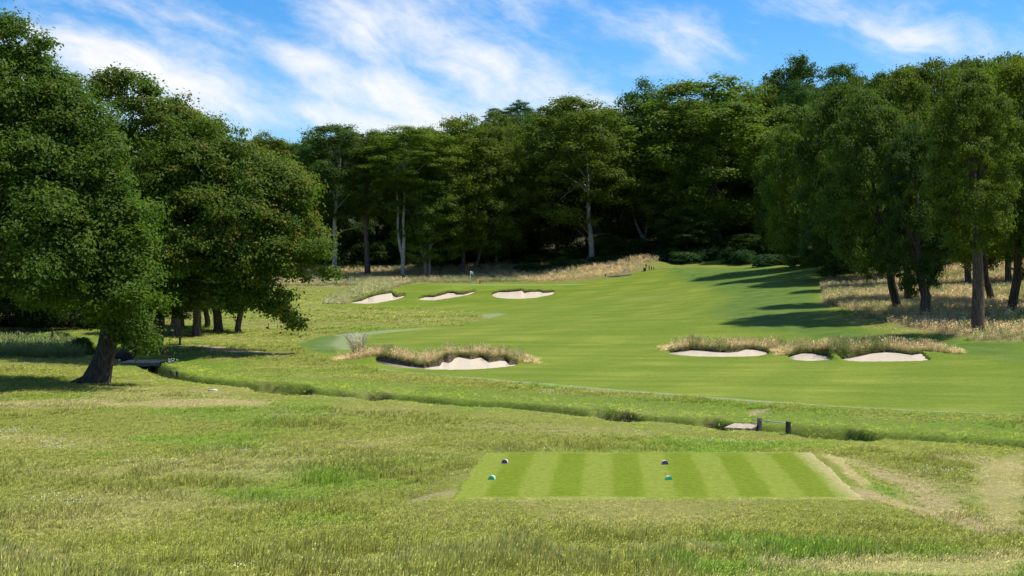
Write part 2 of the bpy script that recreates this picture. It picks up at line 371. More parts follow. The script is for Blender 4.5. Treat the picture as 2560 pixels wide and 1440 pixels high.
Z_bare = [(wpoly([(490, 868), (560, 876), (620, 884), (690, 888)]), 1.6, .95), (wpoly([(600, 822), (660, 815), (710, 812)]), 1.4, .6), (wpoly([(690, 826), (770, 828)]), 1.2, .4),
          (wpoly([(2120, 1155), (2220, 1190), (2300, 1230), (2400, 1290), (2500, 1325), (2560, 1335)]), .5, .5), (wpoly([(2180, 1262), (2300, 1280), (2420, 1312), (2540, 1335)]), .75, .6), (wpoly([(1060, 1258), (1110, 1262)]), .45, .6),
          (wpoly([(330, 947), (370, 948)]), .5, .7), (wpoly([(1880, 1040), (1935, 1035)]), .5, .8), (wpoly([(480, 972), (560, 975)]), .4, .6), (wpoly([(205, 966), (300, 966)]), .7, .6)]
Z_dry = [(wpoly([(0, 1012), (300, 1010), (600, 1005)]), 2.0, .9), (wpoly([(0, 1100), (200, 1110)]), 2, .35), (wpoly([(1900, 1260), (2300, 1270), (2500, 1320)]), 1.0, .6), (wpoly([(2060, 1140), (2110, 1190), (2165, 1240)]), .32, 1.1),
         (wpoly([(0, 1410), (90, 1412)]), 1.0, .7), (wpoly([(2080, 1145), (2250, 1200), (2400, 1290)]), .9, .6), (wpoly([(1050, 1262), (1300, 1280)]), .6, .5), (wpoly([(1100, 900), (850, 890)]), .1, 0), (wpoly([(2000, 1420), (2560, 1395)]), .9, .8),
         (wpoly([(2470, 1150), (2560, 1160)]), 1.6, .8), (wpoly([(2500, 1230), (2560, 1240)]), 1.3, .45), (wpoly([(1640, 1370), (1740, 1380)]), .9, .7), (wpoly([(1250, 1065), (1600, 1080)]), 1.5, .35), (wpoly([(1540, 745), (1660, 745)]), 3, .3), (wpoly([(1900, 780), (2080, 800)]), 4, .35)]
Z_pmown = [wpoly([(2440, 1170), (2500, 1140), (2560, 1125), (2560, 1330), (2500, 1310), (2450, 1250)]), wpoly([(2560, 1395), (2250, 1410), (1950, 1437), (1900, 1500), (2560, 1500)])]
Z_tall = wpoly([(2050, 705), (2060, 760), (2150, 788), (2250, 815), (2400, 846), (2470, 855), (2560, 852)], H_base); Z_tall = np.vstack([Z_tall, [(75, 95), (80, 150), (60, 175)]])
Z_back = wpoly([(700, 716), (830, 716), (960, 714), (1010, 713), (1045, 706), (1240, 705.5), (1400, 703), (1500, 692), (1560, 688), (1600, 668), (1640, 655)]); Z_back = np.vstack([Z_back, [(32, 245), (-45, 250), (-50, 222)]])
Z_bank = wpoly([(800, 762), (880, 754), (915, 742), (960, 729), (1000, 717), (985, 706), (940, 708), (880, 726), (820, 748)])
Z_leftwild = wpoly([(-300, 893), (0, 893), (180, 894), (225, 885), (200, 862), (0, 850), (-300, 850)])

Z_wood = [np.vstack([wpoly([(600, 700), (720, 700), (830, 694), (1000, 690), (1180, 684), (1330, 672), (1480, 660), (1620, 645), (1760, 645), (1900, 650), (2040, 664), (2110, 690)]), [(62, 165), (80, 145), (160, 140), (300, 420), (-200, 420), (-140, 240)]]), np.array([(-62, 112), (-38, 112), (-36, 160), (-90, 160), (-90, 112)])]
Z_semi = wpoly([(1660, 670), (1900, 667), (2040, 671), (2058, 700), (2050, 745), (2083, 797), (2200, 830), (2560, 858), (2560, 905), (2430, 890), (2250, 862), (2050, 848), (1880, 822), (1770, 785), (1820, 740), (1720, 705)])  # darker semi-rough cut, with the wood's shade painted into its colour
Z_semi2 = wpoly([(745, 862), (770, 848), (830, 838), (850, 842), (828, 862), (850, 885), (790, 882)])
def zones(x, y):
    """mask values at land points"""
    z = {}
    wx = x + (fbm(x * .9, y * .9, 31, 3) - .5) * .7; wy = y + (fbm(x * .9, y * .9, 37, 3) - .5) * .7
    z['tee'] = in_poly(x, y, TEE).astype(float)
    z['short'] = soft_poly(wx, wy, Z_fair, .25)
    z['green'] = soft_poly(x, y, Z_green, .2)
    z['pale'] = np.zeros_like(x)
    for l, w in zip(Z_pale, (2.0, .85)): z['pale'] = np.maximum(z['pale'], 1 - sstep(w * .45, w * 1.1, dist_line(wx, wy, l)))
    z['bare'] = np.zeros_like(x)
    for l, w, s in Z_bare: z['bare'] = np.maximum(z['bare'], s * (1 - sstep(w * .2, w * 1.2, dist_line(wx, wy, l) + (fbm(x * 1.1, y * .9, 3, 4) - .45) * w * 1.6)))
    z['dry'] = np.zeros_like(x)
    for l, w, s in Z_dry: z['dry'] = np.maximum(z['dry'], s * (1 - sstep(w * .3, w * 1.4, dist_line(wx, wy, l) + (fbm(x * .8, y * .8, 8, 4) - .5) * w * 1.5)))
    for pz in Z_pmown: z['dry'] = np.maximum(z['dry'], .72 * soft_poly(wx, wy, pz, .3))
    z['mown'] = np.maximum(soft_poly(wx, wy, Z_pmown[0], .3), soft_poly(wx, wy, Z_pmown[1], .3))
    n1 = fbm(x * .11 + 3, y * .17, 51, 4); n2 = fbm(x * .4, y * .55, 57, 4)
    z['dry'] = np.clip(z['dry'] + .5 * sstep(.5, .8, n1 * .6 + n2 * .4) * (1 - z['short']), 0, 1.2)
    s = dist_line(x, y, ditch, True); z['ditch_s'] = s
    z['lush'] = np.clip((1 - sstep(1.2, 3.4, np.abs(s - 1.6))) * .9 + .9 * sstep(.52, .7, fbm(x * .17 - 8, y * .25, 61, 4)), 0, 1) * (1 - z['short'])
    wob = (fbm(x * .35, y * .35, 5, 3) - .5); s2 = s + wob * 1.1
    holes = np.maximum.reduce([sstep(a - .3, a + .3, x) * (1 - sstep(b - .3, b + .3, x)) for a, b in HOLES]) * sstep(.25, .5, fbm(x * .9, y * .9, 71, 3)) * (y < 85)
    z['earth'] = (1 - sstep(1.12, 1.28, np.abs(s2 - .1) + (fbm(x * 2.2, y * 2.2, 73, 3) - .5) * .7)) * holes + (1 - sstep(.3, .7, np.abs(s2)))
    z['earth'] = np.clip(z['earth'], 0, 1)
    for bn, b in BUNK.items():
        L, Fr = b['L'], b['F']
        yl = np.interp(x, L[:, 0], L[:, 1]); yf = np.interp(x, Fr[:, 0], Fr[:, 1])
        ins = (x > Fr[0, 0]) & (x < Fr[-1, 0]); z['earth'] = np.where(ins & (y > yf + .3) & (y < yl - .02), 1, z['earth'])
    wild = np.maximum.reduce([soft_poly(wx, wy, Z_tall, .5), soft_poly(wx, wy, Z_back, .8), soft_poly(wx, wy, Z_bank, .6), soft_poly(wx, wy, Z_leftwild, .8)])
    z['wild'] = wild * (1 - z['green'])
    z['short'] = z['short'] * (1 - wild)
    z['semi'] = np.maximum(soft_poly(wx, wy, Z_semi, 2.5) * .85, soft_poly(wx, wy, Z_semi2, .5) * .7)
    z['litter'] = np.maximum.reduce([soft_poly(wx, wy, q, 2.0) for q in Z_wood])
    return z

# ------------------------------------------------------------------ materials
def new_mat(name):
    m = bpy.data.materials.new(name); m.use_nodes = True; t = NT(m.node_tree); t.n.clear()
    out = t.add('ShaderNodeOutputMaterial'); return m, t, out
def principled(t, out, col, rough=.8, spec=.3, normal=None, metal=0.0):
    b = t.add('ShaderNodeBsdfPrincipled'); t.put(b.inputs['Base Color'], (*col, 1) if isinstance(col, tuple) else col); t.put(b.inputs['Roughness'], rough)
    b.inputs['Specular IOR Level'].default_value = spec; b.inputs['Metallic'].default_value = metal
    if normal is not None: t.put(b.inputs['Normal'], normal)
    t.l.new(b.outputs[0], out.inputs[0]); return b
def bump(t, h, strength=.5, dist=.05):
    n = t.add('ShaderNodeBump'); n.inputs['Strength'].default_value = strength; n.inputs['Distance'].default_value = dist; t.put(n.inputs['Height'], h); return n.outputs[0]
def attr(t, name, typ='GEOMETRY'):
    n = t.add('ShaderNodeAttribute'); n.attribute_name = name; n.attribute_type = typ; return n
def objco(t): return t.add('ShaderNodeTexCoord').outputs['Object']

def mat_plain(name, col, rough=.7, var=.25, scale=8.0, spec=.3, bumpd=0.0, metal=0.0, stretch=(1, 1, 1)):
    m, t, out = new_mat(name); mp = t.add('ShaderNodeMapping'); t.put(mp.inputs[0], objco(t)); mp.inputs['Scale'].default_value = stretch
    n = t.noise(mp.outputs[0], scale, 5, .6)
    c = t.mix(t.ramp(n, .3, .7), tuple(c * (1 - var) for c in col), tuple(min(1, c * (1 + var)) for c in col))
    principled(t, out, c, rough, spec, bump(t, n, .6, bumpd) if bumpd else None, metal); return m

def mat_ground():
    m, t, out = new_mat('turf'); co = objco(t)
    A = attr(t, 'zone_a'); B = attr(t, 'zone_b')
    sa = t.add('ShaderNodeSeparateColor'); t.l.new(A.outputs['Color'], sa.inputs[0]); sb = t.add('ShaderNodeSeparateColor'); t.l.new(B.outputs['Color'], sb.inputs[0])
    short, dry, lush = sa.outputs; wild = A.outputs['Alpha']
    bare, pale, earth = sb.outputs; green = B.outputs['Alpha']
    mp = t.add('ShaderNodeMapping'); t.put(mp.inputs[0], co); mp.inputs['Scale'].default_value = (.10, .45, 1); mp.inputs['Rotation'].default_value = (0, 0, .12)
    streak = t.noise(mp.outputs[0], 1.0, 6, .6, .4)
    big = t.noise(co, .05, 4, .5); mid = t.noise(co, .5, 5, .6); fine = t.noise(co, 7.0, 4, .7)
    c_r = t.mix(mid, (.130, .155, .024), (.195, .205, .042))
    c_r = t.mix(t.math('MULTIPLY', lush, .8), c_r, (.120, .175, .020))
    c_r = t.mix(t.math('MULTIPLY', dry, .85, clamp=True), c_r, t.mix(fine, (.23, .20, .07), (.34, .28, .12)))
    c_f = t.mix(t.ramp(streak, .32, .7), (.118, .170, .010), (.205, .238, .030))
    wv = t.add('ShaderNodeTexWave'); wm = t.add('ShaderNodeMapping'); t.put(wm.inputs[0], co); wm.inputs['Rotation'].default_value = (0, 0, .35); t.put(wv.inputs['Vector'], wm.outputs[0])
    wv.inputs['Scale'].default_value = .045; wv.inputs['Distortion'].default_value = 2.5; wv.inputs['Detail'].default_value = 2; wv.inputs['Detail Scale'].default_value = .3
    c_f = t.mix(t.ramp(wv.outputs['Fac'], .25, .75, 0, .38), c_f, (.105, .165, .012))
    grain = t.noise(co, 2.2, 6, .75); c_f = t.mix(t.ramp(grain, .48, .75, 0, .5), c_f, (.21, .24, .045)); c_f = t.mix(t.ramp(grain, .46, .25, 0, .5), c_f, (.075, .135, .010))
    c_f = t.mix(t.ramp(big, .42, .62, 0, .4), c_f, (.110, .170, .014))
    c_f = t.mix(t.math('MULTIPLY', t.ramp(mid, .56, .78), .4), c_f, (.22, .22, .06))
    c_f = t.mix(t.math('MULTIPLY', dry, .6, clamp=True), c_f, (.26, .25, .08))
    c_f = t.mix(t.math('MULTIPLY', pale, .8), c_f, (.225, .265, .12))
    c_f = t.mix(attr(t, 'semi').outputs['Fac'], c_f, t.mix(t.ramp(mid, .35, .65), (.055, .115, .012), (.10, .16, .03)))  # semi-rough green, deepened on the right to carry painted tree shade
    c_f = t.mix(green, c_f, t.mix(streak, (.15, .235, .035), (.19, .27, .05)))
    c_w = t.mix(mid, (.16, .15, .05), (.28, .24, .11))
    c = t.mix(short, c_r, c_f); c = t.mix(wild, c, c_w)
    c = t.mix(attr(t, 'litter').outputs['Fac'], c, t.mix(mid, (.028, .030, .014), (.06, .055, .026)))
    c = t.mix(bare, c, t.mix(fine, (.24, .165, .085), (.42, .32, .19)))
    c = t.mix(earth, c, t.mix(fine, (.030, .019, .011), (.085, .057, .034)))
    dk = t.ramp(fine, .2, .7, .72, 1.12)
    mulc = t.mix(1.0, c, t.comb(dk, dk, dk), blend='MULTIPLY')
    h = t.math('ADD', t.math('MULTIPLY', fine, .5), t.math('MULTIPLY', mid, .5))
    principled(t, out, mulc, .9, .12, bump(t, h, .7, .06)); return m

def mat_tee():
    m, t, out = new_mat('tee_turf'); co = objco(t); s = attr(t, 'stripe').outputs['Fac']; d = attr(t, 'worn').outputs['Fac']
    mp = t.add('ShaderNodeMapping'); t.put(mp.inputs[0], co); mp.inputs['Scale'].default_value = (.5, 4, 1)
    st = t.noise(mp.outputs[0], 1.3, 5, .65); fine = t.noise(co, 22, 3, .7)
    dark = t.mix(st, (.112, .170, .004), (.165, .208, .010)); light = t.mix(st, (.165, .218, .020), (.225, .262, .036))
    c = t.mix(s, light, dark); c = t.mix(d, c, t.mix(fine, (.34, .28, .12), (.48, .40, .2)))
    sp = t.noise(co, 5.0, 5, .75); k = t.math('MULTIPLY', t.ramp(fine, .2, .75, .8, 1.1), t.ramp(sp, .3, .7, .8, 1.15)); c = t.mix(1.0, c, t.comb(k, k, k), blend='MULTIPLY')
    c = t.mix(t.ramp(t.noise(co, 1.6, 5, .7), .62, .78, 0, .5), c, (.26, .25, .08))
    principled(t, out, c, .9, .12, bump(t, fine, .5, .02)); return m

def mat_blade(name, translucent=.4):
    m, t, out = new_mat(name); a = attr(t, 'tint', 'INSTANCER'); v = attr(t, 'v')
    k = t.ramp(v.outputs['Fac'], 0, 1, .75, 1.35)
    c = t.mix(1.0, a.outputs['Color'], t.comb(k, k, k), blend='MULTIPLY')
    geo = t.add('ShaderNodeNewGeometry'); vm = t.add('ShaderNodeVectorMath', operation='MULTIPLY_ADD')
    t.l.new(geo.outputs['Normal'], vm.inputs[0]); vm.inputs[1].default_value = (.35, .35, .35); vm.inputs[2].default_value = (0, 0, 1)
    vn = t.add('ShaderNodeVectorMath', operation='NORMALIZE'); t.l.new(vm.outputs[0], vn.inputs[0])      # blades of a sward scatter light like the turf they stand on
    d = t.add('ShaderNodeBsdfDiffuse'); t.put(d.inputs[0], c); t.l.new(vn.outputs[0], d.inputs['Normal']); tr = t.add('ShaderNodeBsdfTranslucent'); t.put(tr.inputs[0], c)
    mx = t.add('ShaderNodeMixShader'); mx.inputs[0].default_value = translucent; t.l.new(d.outputs[0], mx.inputs[1]); t.l.new(tr.outputs[0], mx.inputs[2])
    t.l.new(mx.outputs[0], out.inputs[0]); return m

def mat_leaf(name, lo, hi, tip=(.20, .17, .03), translucent=.45):
    """leaf colour: two greens picked leaf by leaf, tip colour on young shoots, tinted tree by tree through the object colour"""
    m, t, out = new_mat(name); v = attr(t, 'v').outputs['Fac']; tp = attr(t, 'tip').outputs['Fac']
    oi = t.add('ShaderNodeObjectInfo')
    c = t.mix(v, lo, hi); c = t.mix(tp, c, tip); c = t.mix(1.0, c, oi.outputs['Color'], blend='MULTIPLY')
    p = t.add('ShaderNodeBsdfPrincipled'); t.put(p.inputs['Base Color'], c); p.inputs['Roughness'].default_value = .6; p.inputs['Specular IOR Level'].default_value = .18
    tr = t.add('ShaderNodeBsdfTranslucent'); c2 = t.mix(1.0, c, (1.15, 1.4, .65), blend='MULTIPLY'); t.put(tr.inputs[0], c2)
    mx = t.add('ShaderNodeMixShader'); mx.inputs[0].default_value = translucent; t.l.new(p.outputs[0], mx.inputs[1]); t.l.new(tr.outputs[0], mx.inputs[2])
    t.l.new(mx.outputs[0], out.inputs[0]); return m

def mat_straw(name, col):
    m, t, out = new_mat(name); c = t.mix(t.noise(objco(t), 6), tuple(k * .75 for k in col), col)
    d = t.add('ShaderNodeBsdfDiffuse'); t.put(d.inputs[0], c); tr = t.add('ShaderNodeBsdfTranslucent'); t.put(tr.inputs[0], c)
    mx = t.add('ShaderNodeMixShader'); mx.inputs[0].default_value = .5; t.l.new(d.outputs[0], mx.inputs[1]); t.l.new(tr.outputs[0], mx.inputs[2]); t.l.new(mx.outputs[0], out.inputs[0]); return m

def mat_bark(name, a, b):
    m, t, out = new_mat(name); mp = t.add('ShaderNodeMapping'); t.put(mp.inputs[0], objco(t)); mp.inputs['Scale'].default_value = (3.5, 3.5, .7)
    n = t.noise(mp.outputs[0], 2.2, 6, .7, .5); n2 = t.noise(objco(t), .8, 3)
    c = t.mix(t.ramp(n, .35, .68), a, b); c = t.mix(t.ramp(n2, .52, .75, 0, .35), c, (.05, .062, .025))
    principled(t, out, c, .9, .15, bump(t, n, .9, .08)); return m

def mat_sand():
    m, t, out = new_mat('sand'); co = objco(t)
    n = t.noise(co, 1.4, 5, .6); f = t.noise(co, 18, 4, .7)
    mp = t.add('ShaderNodeMapping'); t.put(mp.inputs[0], co); mp.inputs['Scale'].default_value = (2.0, 14, 6); rk = t.noise(mp.outputs[0], 1.2, 3)
    c = t.mix(n, (.45, .375, .27), (.56, .48, .36)); c = t.mix(t.ramp(rk, .5, .75, 0, .35), c, (.38, .32, .25))
    principled(t, out, c, .95, .1, bump(t, t.math('ADD', t.math('MULTIPLY', f, .3), rk), .5, .04)); return m

M = {}
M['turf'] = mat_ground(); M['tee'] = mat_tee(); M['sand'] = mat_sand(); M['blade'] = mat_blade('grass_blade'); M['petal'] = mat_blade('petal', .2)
M['lip'] = mat_plain('turf_edge_soil', (.105, .075, .050), .95, .6, 9, .1, .08)
M['oak'] = mat_leaf('oak_leaf', (.058, .108, .012), (.150, .205, .026), (.26, .185, .035))
M['wood'] = mat_leaf('woodland_leaf', (.052, .094, .016), (.128, .172, .026), (.22, .22, .035))
M['fern'] = mat_leaf('bracken_leaf', (.03, .07, .018), (.07, .125, .03), (.2, .17, .05))
M['bark_dark'] = mat_bark('oak_bark', (.030, .024, .019), (.095, .078, .062))
M['bark_pale'] = mat_bark('ash_bark', (.20, .175, .15), (.46, .42, .37))
M['bark_brown'] = mat_bark('brown_bark', (.060, .042, .030), (.17, .125, .095))
M['timber'] = mat_plain('weathered_timber', (.42, .34, .26), .85, .35, 3.0, .2, .02, stretch=(1, 9, 9))
M['timber_dark'] = mat_plain('dark_timber', (.07, .056, .045), .9, .4, 5.0, .15, .03)
M['timber_grey'] = mat_plain('grey_timber', (.20, .18, .155), .85, .35, 6.0, .2, .02)
M['pipe'] = mat_plain('galvanised_pipe', (.56, .57, .58), .42, .12, 6.0, .5, 0, .6)
M['red'] = mat_plain('red_paint', (.50, .045, .035), .55, .2, 12.0)
M['rust'] = mat_plain('faded_red_paint', (.20, .060, .035), .8, .3, 12.0)
M['black'] = mat_plain('black_plastic', (.013, .013, .015), .5, .3, 8.0)
M['white'] = mat_plain('white_paint', (.78, .78, .77), .5, .06, 6.0)
M['purple'] = mat_plain('purple_paint', (.15, .065, .30), .5, .15, 15.0)
M['mint'] = mat_plain('mint_paint', (.06, .58, .36), .5, .12, 15.0)
M['marker_top'] = mat_plain('pale_wood', (.66, .55, .44), .7, .15, 15.0)
M['asphalt'] = mat_plain('path_asphalt', (.07, .06, .06), .9, .3, 3.0)
M['water'] = mat_plain('ditch_water', (.02, .022, .014), .08, .3, 2.0, .5)
M['stone'] = mat_plain('pale_stone', (.5, .45, .38), .9, .3, 6.0, .2, .02)
M['bird_dark'] = mat_plain('black_plumage', (.012, .012, .016), .5, .3, 20.0)
M['bird_white'] = mat_plain('white_plumage', (.75, .74, .72), .7, .1, 20.0)

# ------------------------------------------------------------------ ground sheet
rows = np.concatenate([[-60, -40, -25, -12, -4, 2, 6, 10, 14, 18, 21], np.arange(23, 46, .16), np.arange(46, 92, .19), np.arange(92, 182, .5), np.arange(182, 205, .22), np.arange(205, 250, .6), np.arange(252, 330, 3), [340, 360, 390, 430, 500, 700, 1200, 2500]])
tt = np.concatenate([-np.geomspace(3.0, .62, 10), np.arange(-.60, -.44, .012), np.arange(-.44, .44, .0019), np.arange(.44, .60, .012), np.geomspace(.62, 3.0, 10)])
GY, GT = np.meshgrid(rows, tt, indexing='ij'); GX = GT * np.maximum(GY, 24.0)
nr, nc = GX.shape
gx, gy = GX.ravel(), GY.ravel()
gz = H(gx, gy)
Zv = zones(gx, gy)
# calmer surface on mown ground
flat = np.clip(Zv['short'] + Zv['tee'], 0, 1); gz = gz - flat * (fbm(gx * .6, gy * .6, 21, 3) - .5) * .10 * .7 * sstep(20, 26, gy)
idx = np.arange(nr * nc).reshape(nr, nc)
quads = np.stack([idx[:-1, :-1], idx[:-1, 1:], idx[1:, 1:], idx[1:, :-1]], -1).reshape(-1, 4)
za = np.stack([Zv['short'], Zv['dry'], Zv['lush'], Zv['wild']], 1); zb = np.stack([Zv['bare'], Zv['pale'], Zv['earth'], Zv['green']], 1)
gverts = np.stack([gx, gy, gz], 1)
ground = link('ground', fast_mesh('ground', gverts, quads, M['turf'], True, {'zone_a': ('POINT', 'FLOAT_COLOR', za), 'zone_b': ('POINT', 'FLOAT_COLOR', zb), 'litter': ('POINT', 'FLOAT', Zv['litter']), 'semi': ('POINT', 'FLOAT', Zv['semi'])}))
tag(ground, 'rolling grass ground of the golf course with rough and ditch', 'ground', kind='structure')
def sheet(name, mask, lift, label):
    f = quads[mask[quads].all(1)]; used, inv = np.unique(f, return_inverse=True)
    v = gverts[used].copy(); v[:, 2] += lift
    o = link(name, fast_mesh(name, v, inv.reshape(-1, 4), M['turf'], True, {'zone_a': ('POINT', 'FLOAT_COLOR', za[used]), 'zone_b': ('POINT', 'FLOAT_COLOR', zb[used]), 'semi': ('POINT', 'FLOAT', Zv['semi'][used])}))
    return tag(o, label, kind='structure')
m_green = Zv['green'] > .5
m_fair = (Zv['short'] > .5) & ~m_green & (Zv['earth'] < .3)
sheet('fairway', m_fair, .012, 'mown striped fairway running uphill to the green')
sheet('putting_green', m_green, .016, 'smooth pale putting green round the flagstick')

# tee platform: its own fine sheet with mowing stripes
def build_tee():
    nu, nv = 260, 110
    U, V = np.meshgrid(np.linspace(0, 1, nu), np.linspace(0, 1, nv), indexing='ij')
    A_, B_, C_, D_ = TEE
    xy = (A_[None, None] * ((1 - U) * (1 - V))[..., None] + B_ * (U * (1 - V))[..., None] + C_ * (U * V)[..., None] + D_ * ((1 - U) * V)[..., None])
    ed_ = np.minimum.reduce([U, 1 - U, V, 1 - V]); wb = 1 - sstep(0, .03, ed_)
    xy[..., 0] += (fbm(xy[..., 0] * 1.7, xy[..., 1] * 1.7, 81, 4) - .5) * .26 * wb; xy[..., 1] += (fbm(xy[..., 0] * 1.7, xy[..., 1] * 1.7, 83, 4) - .5) * .26 * wb
    x, y = xy[..., 0].ravel(), xy[..., 1].ravel(); u = U.ravel() + (fbm(x * .8, y * .5, 91, 3) - .5) * .008; v = V.ravel()
    ph = (u - .082) / .0775
    st = .5 + .5 * np.tanh(np.sin(ph * math.pi) * 4.0); st = np.where((u < .07), 0, st)
    st = st * (.75 + .35 * fbm(x * .5, y * .5, 95, 3)); st = np.where(u > .945, 0, st)
    edge = np.minimum.reduce([v * 8.1, (1 - v) * 8.1, u * 11])
    st *= sstep(.0, .5, edge)
    worn = sstep(.93, .985, u + (fbm(x * 2, y * 1.2, 97, 3) - .5) * .03) * .75
    worn = np.maximum(worn, (1 - sstep(.05, .3, edge)) * .35 * sstep(.45, .6, fbm(x * 1.5, y * 1.5, 99, 3)))
    z = np.full(x.shape, TEE_Z + .012) + (fbm(x * .5, y * .5, 93, 3) - .5) * .03
    z -= .06 * (1 - sstep(0, .15, np.minimum(edge, (1 - u) * 11)))
    ii = np.arange(nu * nv).reshape(nu, nv); q = np.stack([ii[:-1, :-1], ii[1:, :-1], ii[1:, 1:], ii[:-1, 1:]], -1).reshape(-1, 4)
    o = link('tee_box', fast_mesh('tee_box', np.stack([x, y, z], 1), q, M['tee'], True, {'stripe': ('POINT', 'FLOAT', st), 'worn': ('POINT', 'FLOAT', worn)}))
    tag(o, 'rectangular raised tee mown in light and dark stripes', kind='structure')
build_tee()

# water lying in the ditch
def build_water():
    line = ditch[1:]; pts = []
    for i in range(len(line) - 1):
        for t in np.linspace(0, 1, 6, endpoint=False): pts.append(lerp(line[i], line[i + 1], t))
    pts = np.array(pts); d = np.gradient(pts, axis=0); nrm = np.stack([-d[:, 1], d[:, 0]], 1); nrm /= np.linalg.norm(nrm, axis=1)[:, None]
    zz = H_base(pts[:, 0], pts[:, 1]) - 1.04; k = np.ones(9) / 9; zz = np.convolve(np.pad(zz, 4, 'edge'), k, 'valid')
    v = np.vstack([np.c_[pts - nrm * 1.1, zz], np.c_[pts + nrm * 1.1, zz]]); n = len(pts); i = np.arange(n - 1)
    o = link('water', fast_mesh('water', v, np.stack([i, i + 1, i + 1 + n, i + n], 1), M['water'])); tag(o, 'dark water at the bottom of the ditch', kind='structure')
build_water()

# ------------------------------------------------------------------ bunkers
BLAB = {'fairway_left': ('sand bunker in two joined pits under a ragged turf lip with a pale grass clump', 'low'),
        'fairway_right': ('long shallow sand bunker at the end of the twin grassy mound without a tree behind', ''),
        'fairway_mid': ('smallest sand bunker, tucked into the middle of the long grassy mound', ''),
        'fairway_end': ('long sand bunker at the end of the grassy mound facing the tall dark trees', ''),
        'green_left': ('steep sand bunker below the green beside the bank of long pale grass', ''),
        'green_mid': ('narrow sand bunker with two fingers cut into the slope under the flagstick', ''),
        'green_right': ('broad scalloped sand bunker cut into the slope of the green, widest of the three', '')}
def build_bunker(bn, b):
    Fr, T, L = b['F'], b['T'], b['L']; n = len(Fr)
    root = empty('sand_bunker', Fr[n // 2] - (0, 0, .1), BLAB[bn][0], 'bunker', 'sand bunkers of the hole'); off = np.array(root.location)
    ks = 12; rowsv = []
    F0 = Fr.copy(); F0[:, 1] -= .12; F0[:, 2] = Fr[:, 2] - .05
    for j in range(ks + 1):
        s = j / ks; p = lerp(F0, T, s); p[:, 2] = lerp(F0[:, 2], T[:, 2], s ** 1.35) - .05 * math.sin(math.pi * s)
        p[:, 2] += (fbm(p[:, 0] * 1.3, p[:, 1] * 1.3, 41, 3) - .5) * .07 * math.sin(math.pi * s); rowsv.append(p)
    v = np.concatenate(rowsv) - off; i = np.arange(n - 1); f = np.concatenate([np.stack([j * n + i, j * n + i + 1, (j + 1) * n + i + 1, (j + 1) * n + i], 1) for j in range(ks)])
    link('sand', fast_mesh('sand', v, f, M['sand']), root)
    kl = 5; rowsv = []; jit = (fbm(np.arange(n) * .35, np.zeros(n), 43, 3) - .5)
    T2 = T.copy(); T2[:, 2] -= .12; T2[:, 1] += .03
    L2 = L.copy(); L2[:, 2] -= .02
    for j in range(kl + 1):
        s = j / kl; p = lerp(T2, L2, s); p[:, 1] += .10 * math.sin(math.pi * s) * (1 if 'fairway' in bn else 1.5) + jit * .2 * (1 - abs(2 * s - 1)) + rng.normal(0, .03, n) * (0 < j < kl)
        rowsv.append(p)
    Lb = L2.copy(); Lb[:, 1] += .55; Lb[:, 2] -= .05; rowsv.append(Lb)
    v = np.concatenate(rowsv) - off; f = np.concatenate([np.stack([j * n + i, j * n + i + 1, (j + 1) * n + i + 1, (j + 1) * n + i], 1) for j in range(kl + 1)])
    link('turf_lip', fast_mesh('turf_lip', v, f, M['lip']), root)
for bn, b in BUNK.items(): build_bunker(bn, b)

# ------------------------------------------------------------------ grass as scattered tufts
def tuft_mesh(name, nb, h, w, spread, lean, seed, seedhead=0.0, bend=.35):
    r = np.random.default_rng(seed); V = []; Fc = []; val = []
    for k in range(nb):
        a = r.uniform(0, 2 * math.pi); base = np.array([math.cos(a), math.sin(a), 0]) * spread * math.sqrt(r.uniform())
        hh = h * r.uniform(.5, 1.1); out = np.array([math.cos(a), math.sin(a), 0]) * r.uniform(.05, bend) * hh + np.array([lean * hh * r.uniform(.4, 1.2), -.05 * hh, 0])
        sd = np.array([-math.sin(a + r.uniform(-1, 1)), math.cos(a + r.uniform(-1, 1)), 0]); ww = w * r.uniform(.7, 1.3)
        m = base + out * .35 + np.array([0, 0, hh * .58]); tp = base + out + np.array([0, 0, hh]) * .97
        b0 = len(V); wt = ww * (.75 if not seedhead else .45)
        V += [base - sd * ww / 2, base + sd * ww / 2, m + sd * wt / 2, m - sd * wt / 2, tp]
        Fc += [(b0, b0 + 1, b0 + 2, b0 + 3), (b0 + 3, b0 + 2, b0 + 4, b0 + 4)]
        vv = r.uniform(.1, .9); val += [vv * .55, vv * .55, vv, vv, min(1, vv + .15)]
        if seedhead and r.uniform() < seedhead:
            b0 = len(V); dr = (tp - m); dr /= np.linalg.norm(dr); sw = ww * 1.5
            q = tp - dr * hh * .12; V += [q - sd * sw * .25, q + dr * hh * .10 - sd * sw, tp + dr * hh * .12, q + dr * hh * .10 + sd * sw]; Fc.append((b0, b0 + 1, b0 + 2, b0 + 3)); val += [.8, 1, 1, 1]
    me = bpy.data.meshes.new(name); me.from_pydata([tuple(v) for v in V], [], [f if f[-1] != f[-2] else f[:3] for f in Fc])
    at = me.attributes.new('v', 'FLOAT', 'POINT'); at.data.foreach_set('value', np.array(val, np.float32)); me.materials.append(M['blade']); return me
